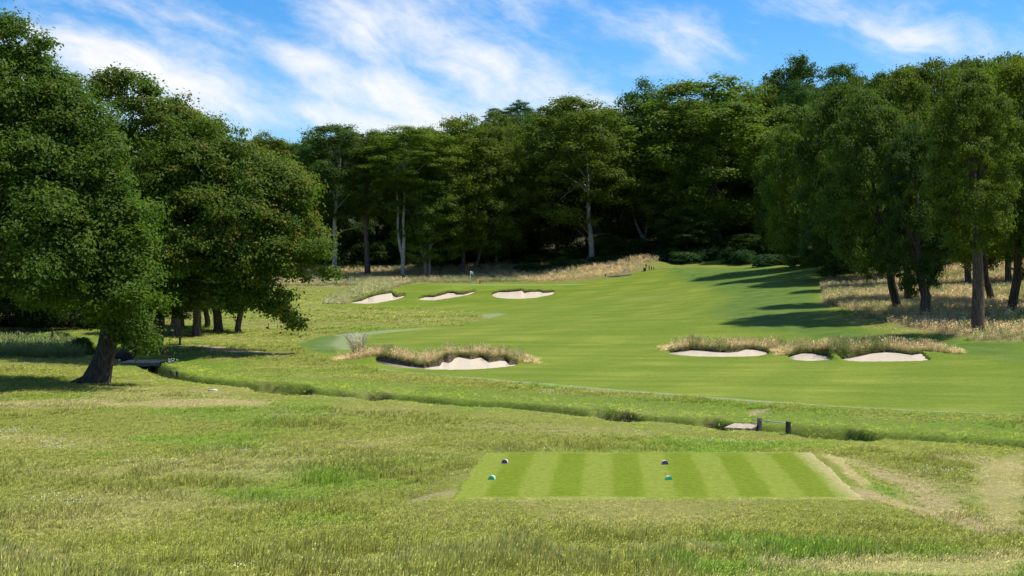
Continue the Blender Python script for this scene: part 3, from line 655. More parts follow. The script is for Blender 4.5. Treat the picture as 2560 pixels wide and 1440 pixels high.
def flower_mesh(name, seed, nf, spread, h, fs):
    r = np.random.default_rng(seed); V = []; Fc = []
    for k in range(nf):
        p = np.array([r.normal(0, spread), r.normal(0, spread), h * r.uniform(.6, 1.1)]); b0 = len(V); n = 6
        V += [p + (0, 0, fs * .5)] + [p + (fs * .6 * math.cos(2 * math.pi * q / n), fs * .6 * math.sin(2 * math.pi * q / n), 0) for q in range(n)]
        Fc += [(b0, b0 + 1 + q, b0 + 1 + (q + 1) % n) for q in range(n)]
        b0 = len(V); V += [p + (-.003, 0, 0), p + (.003, 0, 0), (p[0], p[1], -.02)]; Fc.append((b0, b0 + 1, b0 + 2))
    me = bpy.data.meshes.new(name); me.from_pydata([tuple(v) for v in V], [], Fc)
    at = me.attributes.new('v', 'FLOAT', 'POINT'); at.data.foreach_set('value', np.full(len(V), .7, np.float32)); me.materials.append(M['petal']); return me
def asset_col(name, meshes):
    c = bpy.data.collections.new(name)
    for i, me in enumerate(meshes): c.objects.link(bpy.data.objects.new(f'{name}_{i:02d}', me))
    return c
ROUGH = asset_col('rough_tuft', [tuft_mesh('rough_tuft', 12, 1.0, .075, .5, .25, s, 0) for s in range(4)] + [tuft_mesh('rough_tuft', 9, 1.25, .045, .45, .3, 10 + s, .35) for s in range(2)])
TALL = asset_col('tall_tuft', [tuft_mesh('tall_tuft', 14, 1.0, .022, .22, .10, 20 + s, .8, .3) for s in range(4)] + [tuft_mesh('tall_tuft', 12, .7, .03, .2, .1, 30 + s, .1, .5) for s in range(2)])
FLOWER = asset_col('flower_head', [flower_mesh('flower_head', 40 + s, 3, .12, .13, .022) for s in range(3)])
def scatter_group(coll):
    g = bpy.data.node_groups.new('scatter_' + coll.name, 'GeometryNodeTree')
    g.interface.new_socket('Geometry', in_out='INPUT', socket_type='NodeSocketGeometry'); g.interface.new_socket('Geometry', in_out='OUTPUT', socket_type='NodeSocketGeometry')
    N = g.nodes; Lk = g.links; gi = N.new('NodeGroupInput'); go = N.new('NodeGroupOutput')
    iop = N.new('GeometryNodeInstanceOnPoints'); ci = N.new('GeometryNodeCollectionInfo'); ci.inputs['Collection'].default_value = coll
    ci.inputs['Separate Children'].default_value = True; ci.inputs['Reset Children'].default_value = True
    def na(nm, ty):
        n = N.new('GeometryNodeInputNamedAttribute'); n.data_type = ty; n.inputs['Name'].default_value = nm; return n.outputs['Attribute']
    e = N.new('FunctionNodeEulerToRotation'); Lk.new(na('rot', 'FLOAT_VECTOR'), e.inputs[0]); Lk.new(e.outputs[0], iop.inputs['Rotation'])
    Lk.new(na('scl', 'FLOAT_VECTOR'), iop.inputs['Scale']); Lk.new(na('idx', 'INT'), iop.inputs['Instance Index'])
    iop.inputs['Pick Instance'].default_value = True; Lk.new(ci.outputs[0], iop.inputs['Instance']); Lk.new(gi.outputs[0], iop.inputs['Points']); Lk.new(iop.outputs[0], go.inputs[0])
    return g
GRP = {c.name: scatter_group(c) for c in (ROUGH, TALL, FLOWER)}
def scatter(name, x, y, hgt, tint, coll, label, cat, wid=None, z=None, parent=None):
    n = len(x); z = H(x, y) if z is None else z
    wid = hgt if wid is None else wid
    tone = np.clip(rng.normal(1, .16, n), .6, 1.5)[:, None]; tint = np.c_[np.clip(tint * tone * 2.0, 0, .95), np.ones(n)]
    me = fast_mesh(name, np.stack([x, y, z - .01], 1), np.zeros((0, 4)), None, True, {
        'rot': ('POINT', 'FLOAT_VECTOR', np.stack([rng.normal(0, .10, n), rng.normal(0, .10, n), rng.uniform(-.9, .9, n)], 1)),
        'scl': ('POINT', 'FLOAT_VECTOR', np.stack([wid, wid, hgt], 1)), 'idx': ('POINT', 'INT', rng.integers(0, len(coll.objects), n)), 'tint': ('POINT', 'FLOAT_COLOR', tint)})
    o = link(name, me, parent); md = o.modifiers.new('scatter', 'NODES'); md.node_group = GRP[coll.name]
    tag(o, label, cat if not parent else None, kind='stuff'); return o

def mixc(a, b, t): return np.asarray(a) * (1 - t[:, None]) + np.asarray(b) * t[:, None]
C_ROUGH, C_DRY, C_LUSH = (.225, .240, .045), (.35, .31, .13), (.155, .250, .026)
def rough_points(d0, d1, dens, tmax=.56):
    y2 = rng.uniform(d0 ** 2, d1 ** 2, int(dens * tmax * (d1 ** 2 - d0 ** 2))); y = np.sqrt(y2); x = rng.uniform(-tmax, tmax, len(y)) * y; return x, y
xs, ys, hs = [], [], []
for d0, d1, dens, hh in ((19, 34, 80, .21), (34, 50, 50, .18), (50, 80, 22, .18), (80, 125, 6.0, .2), (125, 200, 1.2, .25)):
    x, y = rough_points(d0, d1, dens); xs.append(x); ys.append(y); hs.append(np.full(len(x), hh))
x = np.concatenate(xs); y = np.concatenate(ys); hh = np.concatenate(hs)
zz = zones(x, y)
teed = dist_line(x, y, np.vstack([TEE, TEE[:1]]))
keep = ((zz['tee'] < .5) | ((teed < .16) & (rng.uniform(0, 1, len(x)) < .7))) & (zz['short'] < .35 + rng.uniform(-.2, .2, len(x))) & (zz['green'] < .2) & (zz['earth'] < .3) & (rng.uniform(0, 1, len(x)) > zz['bare'] * .95) & (zz['wild'] < .6) & ((teed > .05) | (rng.uniform(0, 1, len(x)) < .5))
x, y, hh = x[keep], y[keep], hh[keep]; zz = {k: v[keep] for k, v in zz.items()}; teed = teed[keep]
clump = fbm(x * .7, y * .7, 111, 3); big = fbm(x * .12, y * .2, 117, 3)
hmul = (.45 + 1.1 * sstep(.35, .75, clump) * sstep(.3, .7, big) + .3 * clump) * (1 - .7 * zz['mown']) * (.42 + .58 * sstep(.2, 2.2, teed)) * (1 - .4 * np.clip(zz['dry'], 0, 1))
hmul *= .35 + .65 * sstep(2.0, 5.5, np.abs(zz['ditch_s']))
hmul *= 1 + .5 * sstep(31, 27, y) * sstep(.3, .6, clump)
t = mixc(C_ROUGH, C_LUSH, np.clip(zz['lush'], 0, 1)); dr = np.clip(zz['dry'] + rng.normal(0, .12, len(x)) + .35 * (rng.uniform(0, 1, len(x)) < .14), 0, 1); t = t * (1 - dr[:, None]) + np.array(C_DRY) * dr[:, None]
scatter('rough_grass', x, y, hh * hmul, t, ROUGH, 'rough uncut grass of the near ground around the tee and ditch', 'grass', wid=np.maximum(hh * (.7 + .3 * hmul), .08) * (1 + .012 * (y - 30).clip(0)))

def fill_poly(poly, dens):
    a, b = poly.min(0), poly.max(0); n = int(dens * (b - a).prod()); x = rng.uniform(a[0], b[0], n); y = rng.uniform(a[1], b[1], n); k = in_poly(x, y, poly); return x[k], y[k]
C_TAN, C_STRAW, C_GR, C_PINK = (.40, .30, .155), (.46, .39, .22), (.13, .16, .05), (.36, .26, .17)
def tall_patch(name, x, y, h, tan, label, base=C_TAN):
    n = fbm(x * .35, y * .35, 131, 3) + rng.normal(0, .12, len(x)); t = mixc(C_GR, base, np.clip(sstep(.25, .7, n) * tan * 1.3, 0, 1))
    return scatter(name, x, y, h * rng.uniform(.6, 1.15, len(x)), t, TALL, label, 'grass', wid=np.full(len(x), max(.55, h * 1.1)))
# along the bunker mounds of the fairway
def mound_grass(names, x_pad0, x_pad1, label, seed, h, green_pad=0):
    X, Y = [], []
    for bn in names:
        b = BUNK[bn]; L = b['L']; x0, x1 = L[0, 0] - x_pad0, L[-1, 0] + x_pad1; n = int((x1 - x0) * 100)
        x = rng.uniform(x0, x1, n); w = np.abs(rng.normal(0, 1.5, n)); X.append(x); Y.append(np.interp(x, L[:, 0], L[:, 1]) + .06 + w)
    x = np.concatenate(X); y = np.concatenate(Y)
    # nothing grows in the sand
    ok = np.ones(len(x), bool)
    for bn in names:
        b = BUNK[bn]; ok &= ~((x > b['F'][0, 0] - .1) & (x < b['F'][-1, 0] + .1) & (y > np.interp(x, b['F'][:, 0], b['F'][:, 1]) - .3) & (y < np.interp(x, b['L'][:, 0], b['L'][:, 1]) + .04))
    x, y = x[ok], y[ok]
    edge = np.minimum(x - x.min(), x.max() - x); hh = h * (.35 + .65 * sstep(0, 2.0, edge))
    n = fbm(x * .6, y * .6, seed, 3) + rng.normal(0, .12, len(x)); t = mixc(C_GR, C_TAN, np.clip(sstep(.2, .55, n), 0, 1)); t = mixc(t, C_PINK, np.clip(rng.uniform(-.3, .6, len(x)), 0, 1)) if False else t
    scatter('fescue_grass', x, y, hh * rng.uniform(.45, 1.15, len(x)) * (.5 + 1.0 * fbm(x * .9, y * .9, seed + 3, 3)), t, TALL, label, 'grass', wid=np.full(len(x), .5))
mound_grass(['fairway_left'], 3.0, 1.4, 'dry tan fescue along the top of the two-pit bunker', 141, .62)
mound_grass(['fairway_right'], .6, 3.0, 'tan fescue on the mound above the shallow bunker', 143, .70)
mound_grass(['fairway_mid', 'fairway_end'], .9, 2.5, 'tan fescue on the long mound above the small and the end bunker', 147, .70)
for nm in ('fairway_left', 'fairway_right', 'fairway_mid', 'fairway_end', 'green_left', 'green_mid', 'green_right'):
    b = BUNK[nm]; L = b['L']; n = int((L[-1, 0] - L[0, 0]) * (70 if 'fairway' in nm else 30)); x = rng.uniform(L[0, 0], L[-1, 0], n); y = np.interp(x, L[:, 0], L[:, 1]) + rng.uniform(.04, .5, n)
    zt = np.maximum(np.interp(x, L[:, 0], L[:, 2]) - .05, H(x, y)); t = mixc((.10, .125, .03), (.17, .17, .05), rng.uniform(0, 1, n))
    scatter('lip_grass', x, y, np.full(n, .2 if 'fairway' in nm else .25) * rng.uniform(.6, 1.2, n), t, ROUGH, 'short green fringe on the turf edge of the ' + {'fairway_left': 'two-pit bunker', 'fairway_right': 'shallow bunker', 'fairway_mid': 'smallest bunker', 'fairway_end': 'end bunker', 'green_left': 'bunker by the pale grass bank', 'green_mid': 'bunker under the flagstick', 'green_right': 'broad scalloped bunker'}[nm], 'grass', wid=np.full(n, .22), z=zt)
x, y = fill_poly(Z_tall, 9); tall_patch('meadow_grass', x, y, .62, .9, 'long buff meadow grass on the floor among the tall trunks')
x, y = fill_poly(Z_back, 5); k = zones(x, y)['green'] < .1
for bx, by in ray_ground([1562, 1513.5, 1200, 1548], [684, 692, 708.5, 689])[:, :2]: k &= ~((np.abs(x - bx) < .9) & (y > by - 7) & (y < by + .3))
x, y = x[k], y[k]; wsun = sstep(0, 18, x)
t = mixc((.19, .20, .09), C_TAN, np.clip(sstep(.3, .7, fbm(x * .2, y * .2, 151, 3)) * .8 + wsun * .5, 0, 1)); scatter('long_grass', x, y, .85 * rng.uniform(.5, 1.1, len(x)), t, TALL, 'long seeded grass between the green and the wood', 'grass', wid=np.full(len(x), .95))
x, y = fill_poly(Z_bank, 9); t = mixc((.17, .20, .06), (.36, .33, .17), np.clip(fbm(x * .5, y * .5, 157, 3) + rng.normal(0, .2, len(x)), 0, 1)); scatter('pale_long_grass', x, y, .9 * rng.uniform(.3, 1.2, len(x)), t, TALL, 'pale long grass on the bank beside the steep bunker', 'grass', wid=np.full(len(x), .9))
x, y = fill_poly(Z_leftwild, 16); tall_patch('wild_grass', x, y, .8, .35, 'shaded wild grass growing behind the leaning oak', (.13, .16, .06))
# grass hanging along the ditch
s = rng.uniform(0, 1, 9000); seg = rng.integers(2, len(ditch) - 2, 9000); p = ditch[seg] + (ditch[seg + 1] - ditch[seg]) * s[:, None]; dv = ditch[seg + 1] - ditch[seg]; nv = np.stack([-dv[:, 1], dv[:, 0]], 1) / np.linalg.norm(dv, axis=1)[:, None]
lenw = np.linalg.norm(dv, axis=1) / 8.0; kp = rng.uniform(0, 1, 9000) < lenw
p = (p + nv * np.where(rng.uniform(0, 1, 9000) < .6, rng.uniform(1.0, 2.4, 9000), rng.uniform(-2.6, -1.3, 9000))[:, None])[kp]
e = zones(p[:, 0], p[:, 1])['earth'] < .3; p = p[e]
sel = rng.uniform(0, 1, len(p)) < .35; p = p[sel]
t = mixc((.22, .28, .03), (.34, .30, .09), np.clip(rng.normal(.2, .3, len(p)), 0, 1)); scatter('bank_grass', p[:, 0], p[:, 1], rng.uniform(.05, .14, len(p)), t, TALL, 'bright grass hanging over the banks of the ditch', 'grass', wid=np.full(len(p), .3))
# clover and other small flowers
def flowers(name, lines, n, spread, col, label, hs=1.0):
    X, Y = [], []
    for ln in lines:
        w = wpoly(ln); k = rng.integers(0, len(w) - 1, n); s = rng.uniform(0, 1, n)[:, None]; q = w[k] * (1 - s) + w[k + 1] * s; q = q + rng.normal(0, spread, q.shape); X.append(q[:, 0]); Y.append(q[:, 1])
    x = np.concatenate(X); y = np.concatenate(Y); k = (zones(x, y)['tee'] < .5); x, y = x[k], y[k]
    scatter(name, x, y, rng.uniform(.7, 1.3, len(x)) * hs, np.tile(np.array(col), (len(x), 1)), FLOWER, label, 'flowers', wid=rng.uniform(.8, 1.3, len(x)) * hs)
flowers('clover_flowers', [[(30, 1246), (160, 1256), (300, 1262)], [(100, 1112), (220, 1120)], [(580, 1130), (800, 1138)], [(1740, 1106), (1880, 1104)], [(1220, 1126), (1440, 1128)], [(2330, 1190), (2400, 1176)], [(640, 1424), (760, 1420)], [(0, 1085), (30, 1080)], [(1340, 990), (1500, 992)], [(320, 1160), (420, 1165)]], 26, .5, (.36, .36, .28), 'white clover flowers dotted through the rough')
flowers('ragwort_flowers', [[(480, 920), (520, 935), (560, 945)], [(840, 972), (950, 965)], [(1500, 1025), (1600, 1032)]], 16, .3, (.72, .55, .03), 'small yellow flowers on the bank of the ditch')
flowers('cow_parsley', [[(525, 886), (545, 886)], [(420, 910), (436, 908)]], 7, .2, (.8, .8, .76), 'white flower heads above the ditch bank', 1.8)

# ------------------------------------------------------------------ trees
def unit(v): return v / (np.linalg.norm(v, axis=-1, keepdims=True) + 1e-9)
def crown_mesh(name, lobes, n, leaf, seed, mat, per=26, clump_r=.55, inner=.16, flat=.62, tipf=0.0, tipdir=None, aspect=.62):
    """a leaf mass: clumps of leaf quads over the outsides of many overlapping lobes, thinner within"""
    r = np.random.default_rng(seed); lobes = np.asarray(lobes, float); c, rad = lobes[:, :3], lobes[:, 3:6]
    nc = int(n / per); area = (rad[:, 0] * rad[:, 2]); pick = r.choice(len(lobes), nc * 2, p=area / area.sum())
    d = unit(r.normal(size=(nc * 2, 3))); d[:, 2] = np.where(d[:, 2] < -.35, np.abs(d[:, 2]), d[:, 2]); d = unit(d)
    cc = c[pick] + rad[pick] * d * r.uniform(.78, 1.06, (nc * 2, 1))
    # drop most clumps that are buried in another lobe
    deep = np.zeros(len(cc), bool)
    for k in range(len(lobes)):
        q = (((cc - c[k]) / rad[k]) ** 2).sum(1); deep |= (q < .5) & (pick != k)
    sel = np.where(~deep | (r.uniform(0, 1, len(cc)) < .14))[0][:int(nc * (1 - inner))]
    cc, d = cc[sel], d[sel]
    ki = int(nc * inner); pk = r.integers(0, len(lobes), ki); ci = c[pk] + rad[pk] * unit(r.normal(size=(ki, 3))) * r.uniform(.2, .75, (ki, 1))
    cc = np.vstack([cc, ci]); d = np.vstack([d, unit(r.normal(size=(ki, 3)) + (0, 0, .5))])
    size = clump_r * r.uniform(.55, 1.35, len(cc)); cbright = r.normal(0, .16, len(cc)); ctip = r.uniform(0, 1, len(cc))
    k = r.integers(0, len(cc), n); off = r.normal(size=(n, 3)) * .55; off[:, 2] *= flat
    pos = cc[k] + off * size[k][:, None]
    nrm = unit(unit(off) * .6 + d[k] * .55 + np.array([0, 0, .4]) + r.normal(size=(n, 3)) * .38)
    tan = unit(np.cross(nrm, r.normal(size=(n, 3)))); bit = np.cross(nrm, tan)
    L_ = leaf * r.uniform(.65, 1.35, (n, 1)); W_ = L_ * aspect
    v = np.stack([pos - tan * L_ * .5, pos + bit * W_ * .5 + tan * L_ * .08 + nrm * L_ * .06, pos + tan * L_ * .5 - nrm * L_ * .12, pos - bit * W_ * .5 + tan * L_ * .08 + nrm * L_ * .06], 1).reshape(-1, 3)
    f = np.arange(4 * n, dtype=np.int32).reshape(n, 4)
    val = np.clip(.5 + cbright[k] + r.normal(0, .2, n), 0, 1)
    tip = np.zeros(n)
    if tipf:
        outer = (off * d[k]).sum(1) > .05; tw = (ctip[k] < tipf) if tipdir is None else (ctip[k] < tipf * np.clip((d[k] * np.array(tipdir)).sum(1) * .9 + .45, 0, 1.2))
        tip = np.where(tw & outer & (r.uniform(0, 1, n) < .6), r.uniform(.35, .9, n), 0)
    return fast_mesh(name, v, f, mat, False, {'v': ('FACE', 'FLOAT', val), 'tip': ('FACE', 'FLOAT', tip)})

def dome_lobes(R, H_, L, seed, base=.0, top_k=.55, size=(.26, .42), low=.0):
    """lobes spread over an irregular dome of radius R and height H_, its foot at z = 0"""
    r = np.random.default_rng(seed); out = []
    for i in range(L):
        z = low + (1 - low) * (i + .5) / L; prof = math.sqrt(max(.02, 1 - ((z - (1 - top_k)) / (top_k if z > 1 - top_k else (1 - top_k) * 1.12)) ** 2))
        a = i * 2.39996 + r.normal(0, .35); s = R * r.uniform(*size); rr = max(0, R * prof - s * .85) * r.uniform(.82, 1.14)
        out.append((rr * math.cos(a), rr * math.sin(a), min(H_ * z, H_ - s * .45) + r.normal(0, .02) * H_, s, s, s * r.uniform(.62, .85)))
    out.append((0, 0, H_ * .52, R * .58, R * .58, H_ * .36)); return out

def grow_limbs(mb, start, r0, targets, seed, sag=.12, seg=6, twigs=2):
    r = np.random.default_rng(seed)
    for tg in targets:
        s0 = np.array(start(r.uniform(0, 1)) if callable(start) else start, float); tg = np.array(tg, float); L_ = np.linalg.norm(tg - s0)
        mid1 = lerp(s0, tg, .35) + r.normal(0, .05 * L_, 3) + (0, 0, sag * L_); mid2 = lerp(s0, tg, .7) + r.normal(0, .06 * L_, 3) + (0, 0, sag * L_ * .6)
        rr = r0 * r.uniform(.55, 1.0); path = [s0, mid1, mid2, tg]; mb.tube(path, [rr, rr * .72, rr * .42, rr * .12], seg, cap=False)
        for _ in range(twigs):
            b = lerp(mid1, mid2, r.uniform(0, 1)); e = b + unit(tg - s0 + r.normal(0, .5 * L_, 3)) * L_ * r.uniform(.15, .3); mb.tube([b, lerp(b, e, .5) + r.normal(0, .05 * L_, 3), e], [rr * .36, rr * .22, rr * .05], 5, cap=False)

# --- crown shapes shared between trees
WOOD = [crown_mesh('woodland_crown', dome_lobes(8, 22, L, 200 + i, top_k=tk, size=sz), 36000, .36, 300 + i, M['wood'], per=64, clump_r=1.05, tipf=.03)
        for i, (L, tk, sz) in enumerate([(84, .55, (.13, .27)), (72, .5, (.15, .30)), (94, .6, (.12, .25)), (78, .45, (.14, .28)), (88, .62, (.12, .26)), (66, .52, (.16, .31))])]
THIN = crown_mesh('thin_crown', dome_lobes(8, 17, 30, 260, top_k=.42, size=(.14, .26), low=.25), 15000, .34, 360, M['wood'], per=48, clump_r=.95, inner=.05, tipf=.05)
NEAR = [crown_mesh('edge_crown', dome_lobes(7, 16, L, 220 + i, top_k=tk, size=(.13, .25)), 54000, .30, 320 + i, M['wood'], per=85, clump_r=.95, flat=.5, tipf=.03)
        for i, (L, tk) in enumerate([(96, .5), (84, .6), (104, .55)])]
SHRUB = [crown_mesh('shrub_foliage', dome_lobes(2, 1.8, 9, 240 + i, top_k=.6, size=(.35, .55)), 5200, .20, 340 + i, M['fern'], per=20, clump_r=.35, tipf=.05, inner=.05) for i in range(3)]
BUSH = crown_mesh('bush_foliage', dome_lobes(3, 4.6, 16, 248, top_k=.6, size=(.3, .5)), 14000, .22, 348, M['wood'], per=22, clump_r=.5)

def zpix(py, d): return CAMZ + (HY - py) / F * d
tree_no = [0]
def tree(px, d, top, half, bottom, kind, colr, bark, label, base=None, cx=None, group=None, trunk=None, tr=.35, mesh=None, name='woodland_tree', yoff=0.0, limbs=7, wide_y=1.0, fork=None, dead=None, cat='tree'):
    """a tree of the wood: column, distance and crown outline (photo rows and half-width) give its real size"""
    tree_no[0] += 1; sd = 1000 + tree_no[0]; r = np.random.default_rng(sd)
    if base is not None:
        g = ray_ground([px], [base], lambda a, b: H(a, b, False))[0]; d = g[1]
    x = (px - CX) / F * d; z0 = float(H(np.array([x]), np.array([d]))[0]); cxw = ((cx if cx is not None else px) - CX) / F * d
    zt, zb = zpix(top, d), max(zpix(bottom, d), z0 + .8); R = half / F * d
    root = empty(name, (x, d, z0 - .15), label, cat, group); root.rotation_euler.z = 0; root.color = (1, 1, 1, 1)
    pool = {'wood': WOOD, 'near': NEAR, 'thin': [THIN]}[kind]; me = pool[r.integers(0, len(pool))] if mesh is None else pool[mesh]
    r0, h0 = {'wood': (8.0, 22.0), 'thin': (8.0, 17.0), 'near': (7.0, 16.0)}[kind]
    R *= 1.36 if kind == 'wood' else (1.28 if kind == 'near' else 1.1)
    cr = link('crown', me, root); cr.location = (cxw - x, yoff, zb - z0 + .15); cr.rotation_euler.z = r.uniform(0, 6.28); cr.scale = (R / r0, R / r0 * wide_y, (zt - zb) / h0); cr.color = (*[c_ * (1.1 if kind == 'near' and px > 1900 else 1.05) for c_ in colr], 1)
    mb = MB(); hc = zb - z0; Ht = zt - z0
    lean = (cxw - x)
    path = trunk or [(0, 0, -.2), (r.normal(0, .08), 0, .6), (lean * .15 + r.normal(0, .15), yoff * .1, hc * .5 + .5), (lean * .45 + r.normal(0, .25), yoff * .4, hc + (Ht - hc) * .12), (lean * .75, yoff * .8, hc + (Ht - hc) * .42), (lean, yoff, hc + (Ht - hc) * .72)]
    n = len(path); rad = [tr * 1.45, tr * 1.08] + [tr * lerp(1.0, .22, k / (n - 3)) for k in range(n - 2)]
    mb.tube(path, rad, 10, .06)
    lob = dome_lobes(R, zt - zb, 9, sd + 7); tg = [np.array((l[0] * .8 + lean, l[1] * .8 * wide_y + yoff, l[2] + hc)) for l in lob[:limbs]]
    a, b = np.array(path[-3]), np.array(path[-2]); grow_limbs(mb, lambda t: lerp(a, b, t), tr * .42, tg, sd)
    if fork:
        for pth, rr in fork: mb.tube(pth, [rr * lerp(1, .3, k / (len(pth) - 1)) for k in range(len(pth))], 9, .05)
    tro = mb.build('trunk', bark, root, True)
    if dead:
        mb2 = MB()
        for pth, rr in dead: mb2.tube(pth, [rr * lerp(1, .25, k / (len(pth) - 1)) for k in range(len(pth))], 6)
        mb2.build('dead_branch', M['bark_pale'], tro, True)
    return root
def rel(px0, d, z0, pts, dy=0):
    """photo points of a trunk, as metres from its foot"""
    return [((p - px0) / F * d, dy, zpix(q, d) - z0) for p, q in pts]

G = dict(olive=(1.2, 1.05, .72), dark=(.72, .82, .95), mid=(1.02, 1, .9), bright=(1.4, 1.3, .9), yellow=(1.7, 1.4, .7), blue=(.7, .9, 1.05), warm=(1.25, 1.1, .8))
bp, bb, bd = M['bark_pale'], M['bark_brown'], M['bark_dark']
BW = 'trees along the edge of the wood'
# the edge of the wood behind the green, from the far oak round to the hill
def edge_tree(px, base, top, half, bottom, kind, col, bark, label, pts=None, forkpts=None, deadpts=None, **kw):
    g = ray_ground([px], [base], lambda a, b: H(a, b, False))[0]; d = g[1]; z0 = g[2] - .15
    if pts: kw['trunk'] = [(0, 0, -.3)] + rel(px, d, z0, pts)
    if forkpts: kw['fork'] = [(rel(px, d, z0, q), rr) for q, rr in forkpts]
    if deadpts: kw['dead'] = [(rel(px, d, z0, q, -.3), rr) for q, rr in deadpts]
    return tree(px, d, top, half, bottom, kind, col, bark, label, base=base, group=BW, **kw)
tree(665, 246, 352, 62, 600, 'wood', G['olive'], bb, 'olive green tree at the end of the wood beside the spreading oak', group=BW)
edge_tree(835, 692, 318, 88, 545, 'wood', G['dark'], bp, 'tall pale-stemmed tree with a long dead lower branch', pts=[(837, 650), (838, 600), (836, 560), (841, 510), (846, 470), (850, 420), (848, 360)],
          forkpts=[([(843, 520), (870, 490), (895, 475), (915, 450)], .16), ([(841, 510), (830, 470), (815, 430)], .14), ([(846, 470), (862, 430), (880, 390)], .13)],
          deadpts=[([(838, 588), (862, 575), (885, 570), (905, 565), (921, 570)], .11)], tr=.42, cx=838, limbs=9)
edge_tree(920, 692, 335, 62, 540, 'wood', G['olive'], bb, 'brown straight-trunked tree next to the pale stem with a dead branch', pts=[(918, 650), (915, 580), (912, 520), (918, 460), (925, 400)], tr=.46, cx=930)
edge_tree(1008, 697, 322, 92, 470, 'wood', G['bright'], bp, 'bright green tree with twin pale stems rising from one foot', pts=[(1007, 670), (1008, 640), (1010, 590), (1008, 550), (1012, 500), (1010, 440), (1005, 380)],
          forkpts=[([(1007, 650), (999, 610), (994, 570), (996, 530), (992, 480), (993, 450)], .30)], tr=.36, cx=1030, mesh=1)
tree(1075, 231, 425, 75, 655, 'wood', G['bright'], bp, 'drooping bright green side tree beside the twin pale stems', group=BW, tr=.2, mesh=3)
edge_tree(1065, 692, 395, 80, 610, 'wood', G['mid'], bp, 'low forking pale tree behind the green, its stem split like a letter Y', pts=[(1064, 670), (1064, 655), (1055, 630), (1050, 600), (1045, 560), (1048, 500)], forkpts=[([(1064, 655), (1075, 630), (1081, 600), (1085, 560)], .26)], tr=.34, mesh=5)
edge_tree(1160, 684, 305, 80, 600, 'wood', G['yellow'], bb, 'ivy-stemmed tree with a yellow-green crown behind the flagstick', tr=.33, cx=1150, mesh=0)
edge_tree(1187, 681, 325, 75, 625, 'wood', G['olive'], bb, 'slim brown tree standing close to the ivy-stemmed one', tr=.27, cx=1220, mesh=2)
tree(1240, 242, 300, 75, 640, 'wood', G['olive'], bb, 'full leafy olive tree reaching nearly to the ground behind the flag', group=BW, mesh=4)
tree(1300, 262, 300, 70, 660, 'wood', G['dark'], bd, 'dark narrow tree in the gap of the wood behind the flag', group=BW, mesh=0)
tree(1238, 300, 272, 26, 330, 'wood', G['blue'], bd, 'small dark crown standing up behind the skyline, the smaller of two', group=BW, mesh=2)
tree(1297, 300, 257, 34, 335, 'wood', G['blue'], bd, 'rounded crown standing up behind the skyline, the larger of two', group=BW, mesh=5)
edge_tree(1480, 657, 252, 118, 560, 'wood', G['olive'], bp, 'large olive tree with a pale knotted trunk and bare side branches', pts=[(1479, 620), (1477, 590), (1472, 550), (1470, 500), (1470, 440), (1465, 380)], deadpts=[([(1472, 585), (1455, 565), (1437, 542)], .10), ([(1470, 600), (1455, 585), (1440, 572)], .07)], tr=.45, cx=1440, mesh=1)
tree(1392, 252, 285, 80, 620, 'wood', G['mid'], bd, 'deep green tree between the yellowish crowns of the wood', group=BW, mesh=3)
tree(1605, 256, 232, 88, 600, 'wood', G['blue'], bd, 'dark blue-green tree with a smooth domed top', group=BW, mesh=5)
edge_tree(1612, 632, 300, 70, 560, 'wood', G['dark'], bp, 'tree with a pale stem forked low over the brambles', pts=[(1610, 600), (1600, 580), (1590, 560), (1583, 530), (1580, 480)], forkpts=[([(1612, 600), (1616, 570), (1618, 540)], .22)], tr=.32, mesh=2)
edge_tree(1805, 614, 214, 165, 560, 'wood', G['bright'], bb, 'big broad oak of the wood with a leaning forked trunk above the bracken', pts=[(1800, 600), (1790, 570), (1782, 530), (1780, 490), (1782, 440), (1780, 380)], forkpts=[([(1785, 572), (1760, 545), (1738, 520), (1725, 490), (1715, 440)], .42)], tr=.52, cx=1762, mesh=0, limbs=10)
tree(1690, 243, 300, 85, 590, 'wood', G['bright'], bb, 'fresh green tree leaning out beside the big broad oak', group=BW, mesh=4)
tree(1715, 232, 530, 60, 640, 'wood', (.5, .62, .7), bd, 'low dark holly under the big broad oak', group=BW, mesh=5, name='holly_tree')
tree(1862, 262, 238, 60, 560, 'wood', G['warm'], bb, 'brownish-topped tree beside the tall dark one', group=BW, mesh=1)
tree(1985, 262, 160, 105, 520, 'thin', G['dark'], bd, 'tallest dark airy tree on the skyline', group=BW)
tree(1980, 264, 175, 85, 500, 'wood', G['dark'], bd, 'dark leafy tree under the tallest airy crown', group=BW, mesh=2)
tree(2105, 268, 170, 62, 480, 'wood', G['blue'], bd, 'rounded dark tree beside the tallest airy crown', group=BW, mesh=3)
# the right-hand wood, nearer
tree(2010, 196, 290, 85, 655, 'near', G['bright'], bd, 'leafy tree whose foliage sweeps down to the grass at the inner corner of the wood', group=BW, mesh=0)
tree(1960, 225, 330, 60, 630, 'near', G['mid'], bd, 'shaded tree in the back corner of the wood', group=BW, mesh=1)
tree(2105, 176, 230, 90, 640, 'near', G['mid'], bb, 'dark-trunked tree behind the meadow grass corner', group=BW, mesh=2)
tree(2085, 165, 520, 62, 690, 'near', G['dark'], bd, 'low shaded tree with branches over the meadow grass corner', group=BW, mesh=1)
RW = 'tall trees standing in the meadow grass'
def rtree(px, base, top, half, bottom, col, label, **kw):
    kw.setdefault('tr', .36); return tree(px, 0, top, half, bottom, 'near', col, kw.pop('bark', bb), label, base=base, group=RW, **kw)
rtree(2243, 776, 250, 95, 668, G['mid'], 'straight dark trunk in the meadow grass, first of the group by the mown edge', bark=bd, tr=.36, cx=2170, mesh=0)
rtree(2268, 760, 205, 90, 640, G['olive'], 'slim brown trunk just behind the first of the meadow trees', tr=.30, cx=2250, mesh=1)
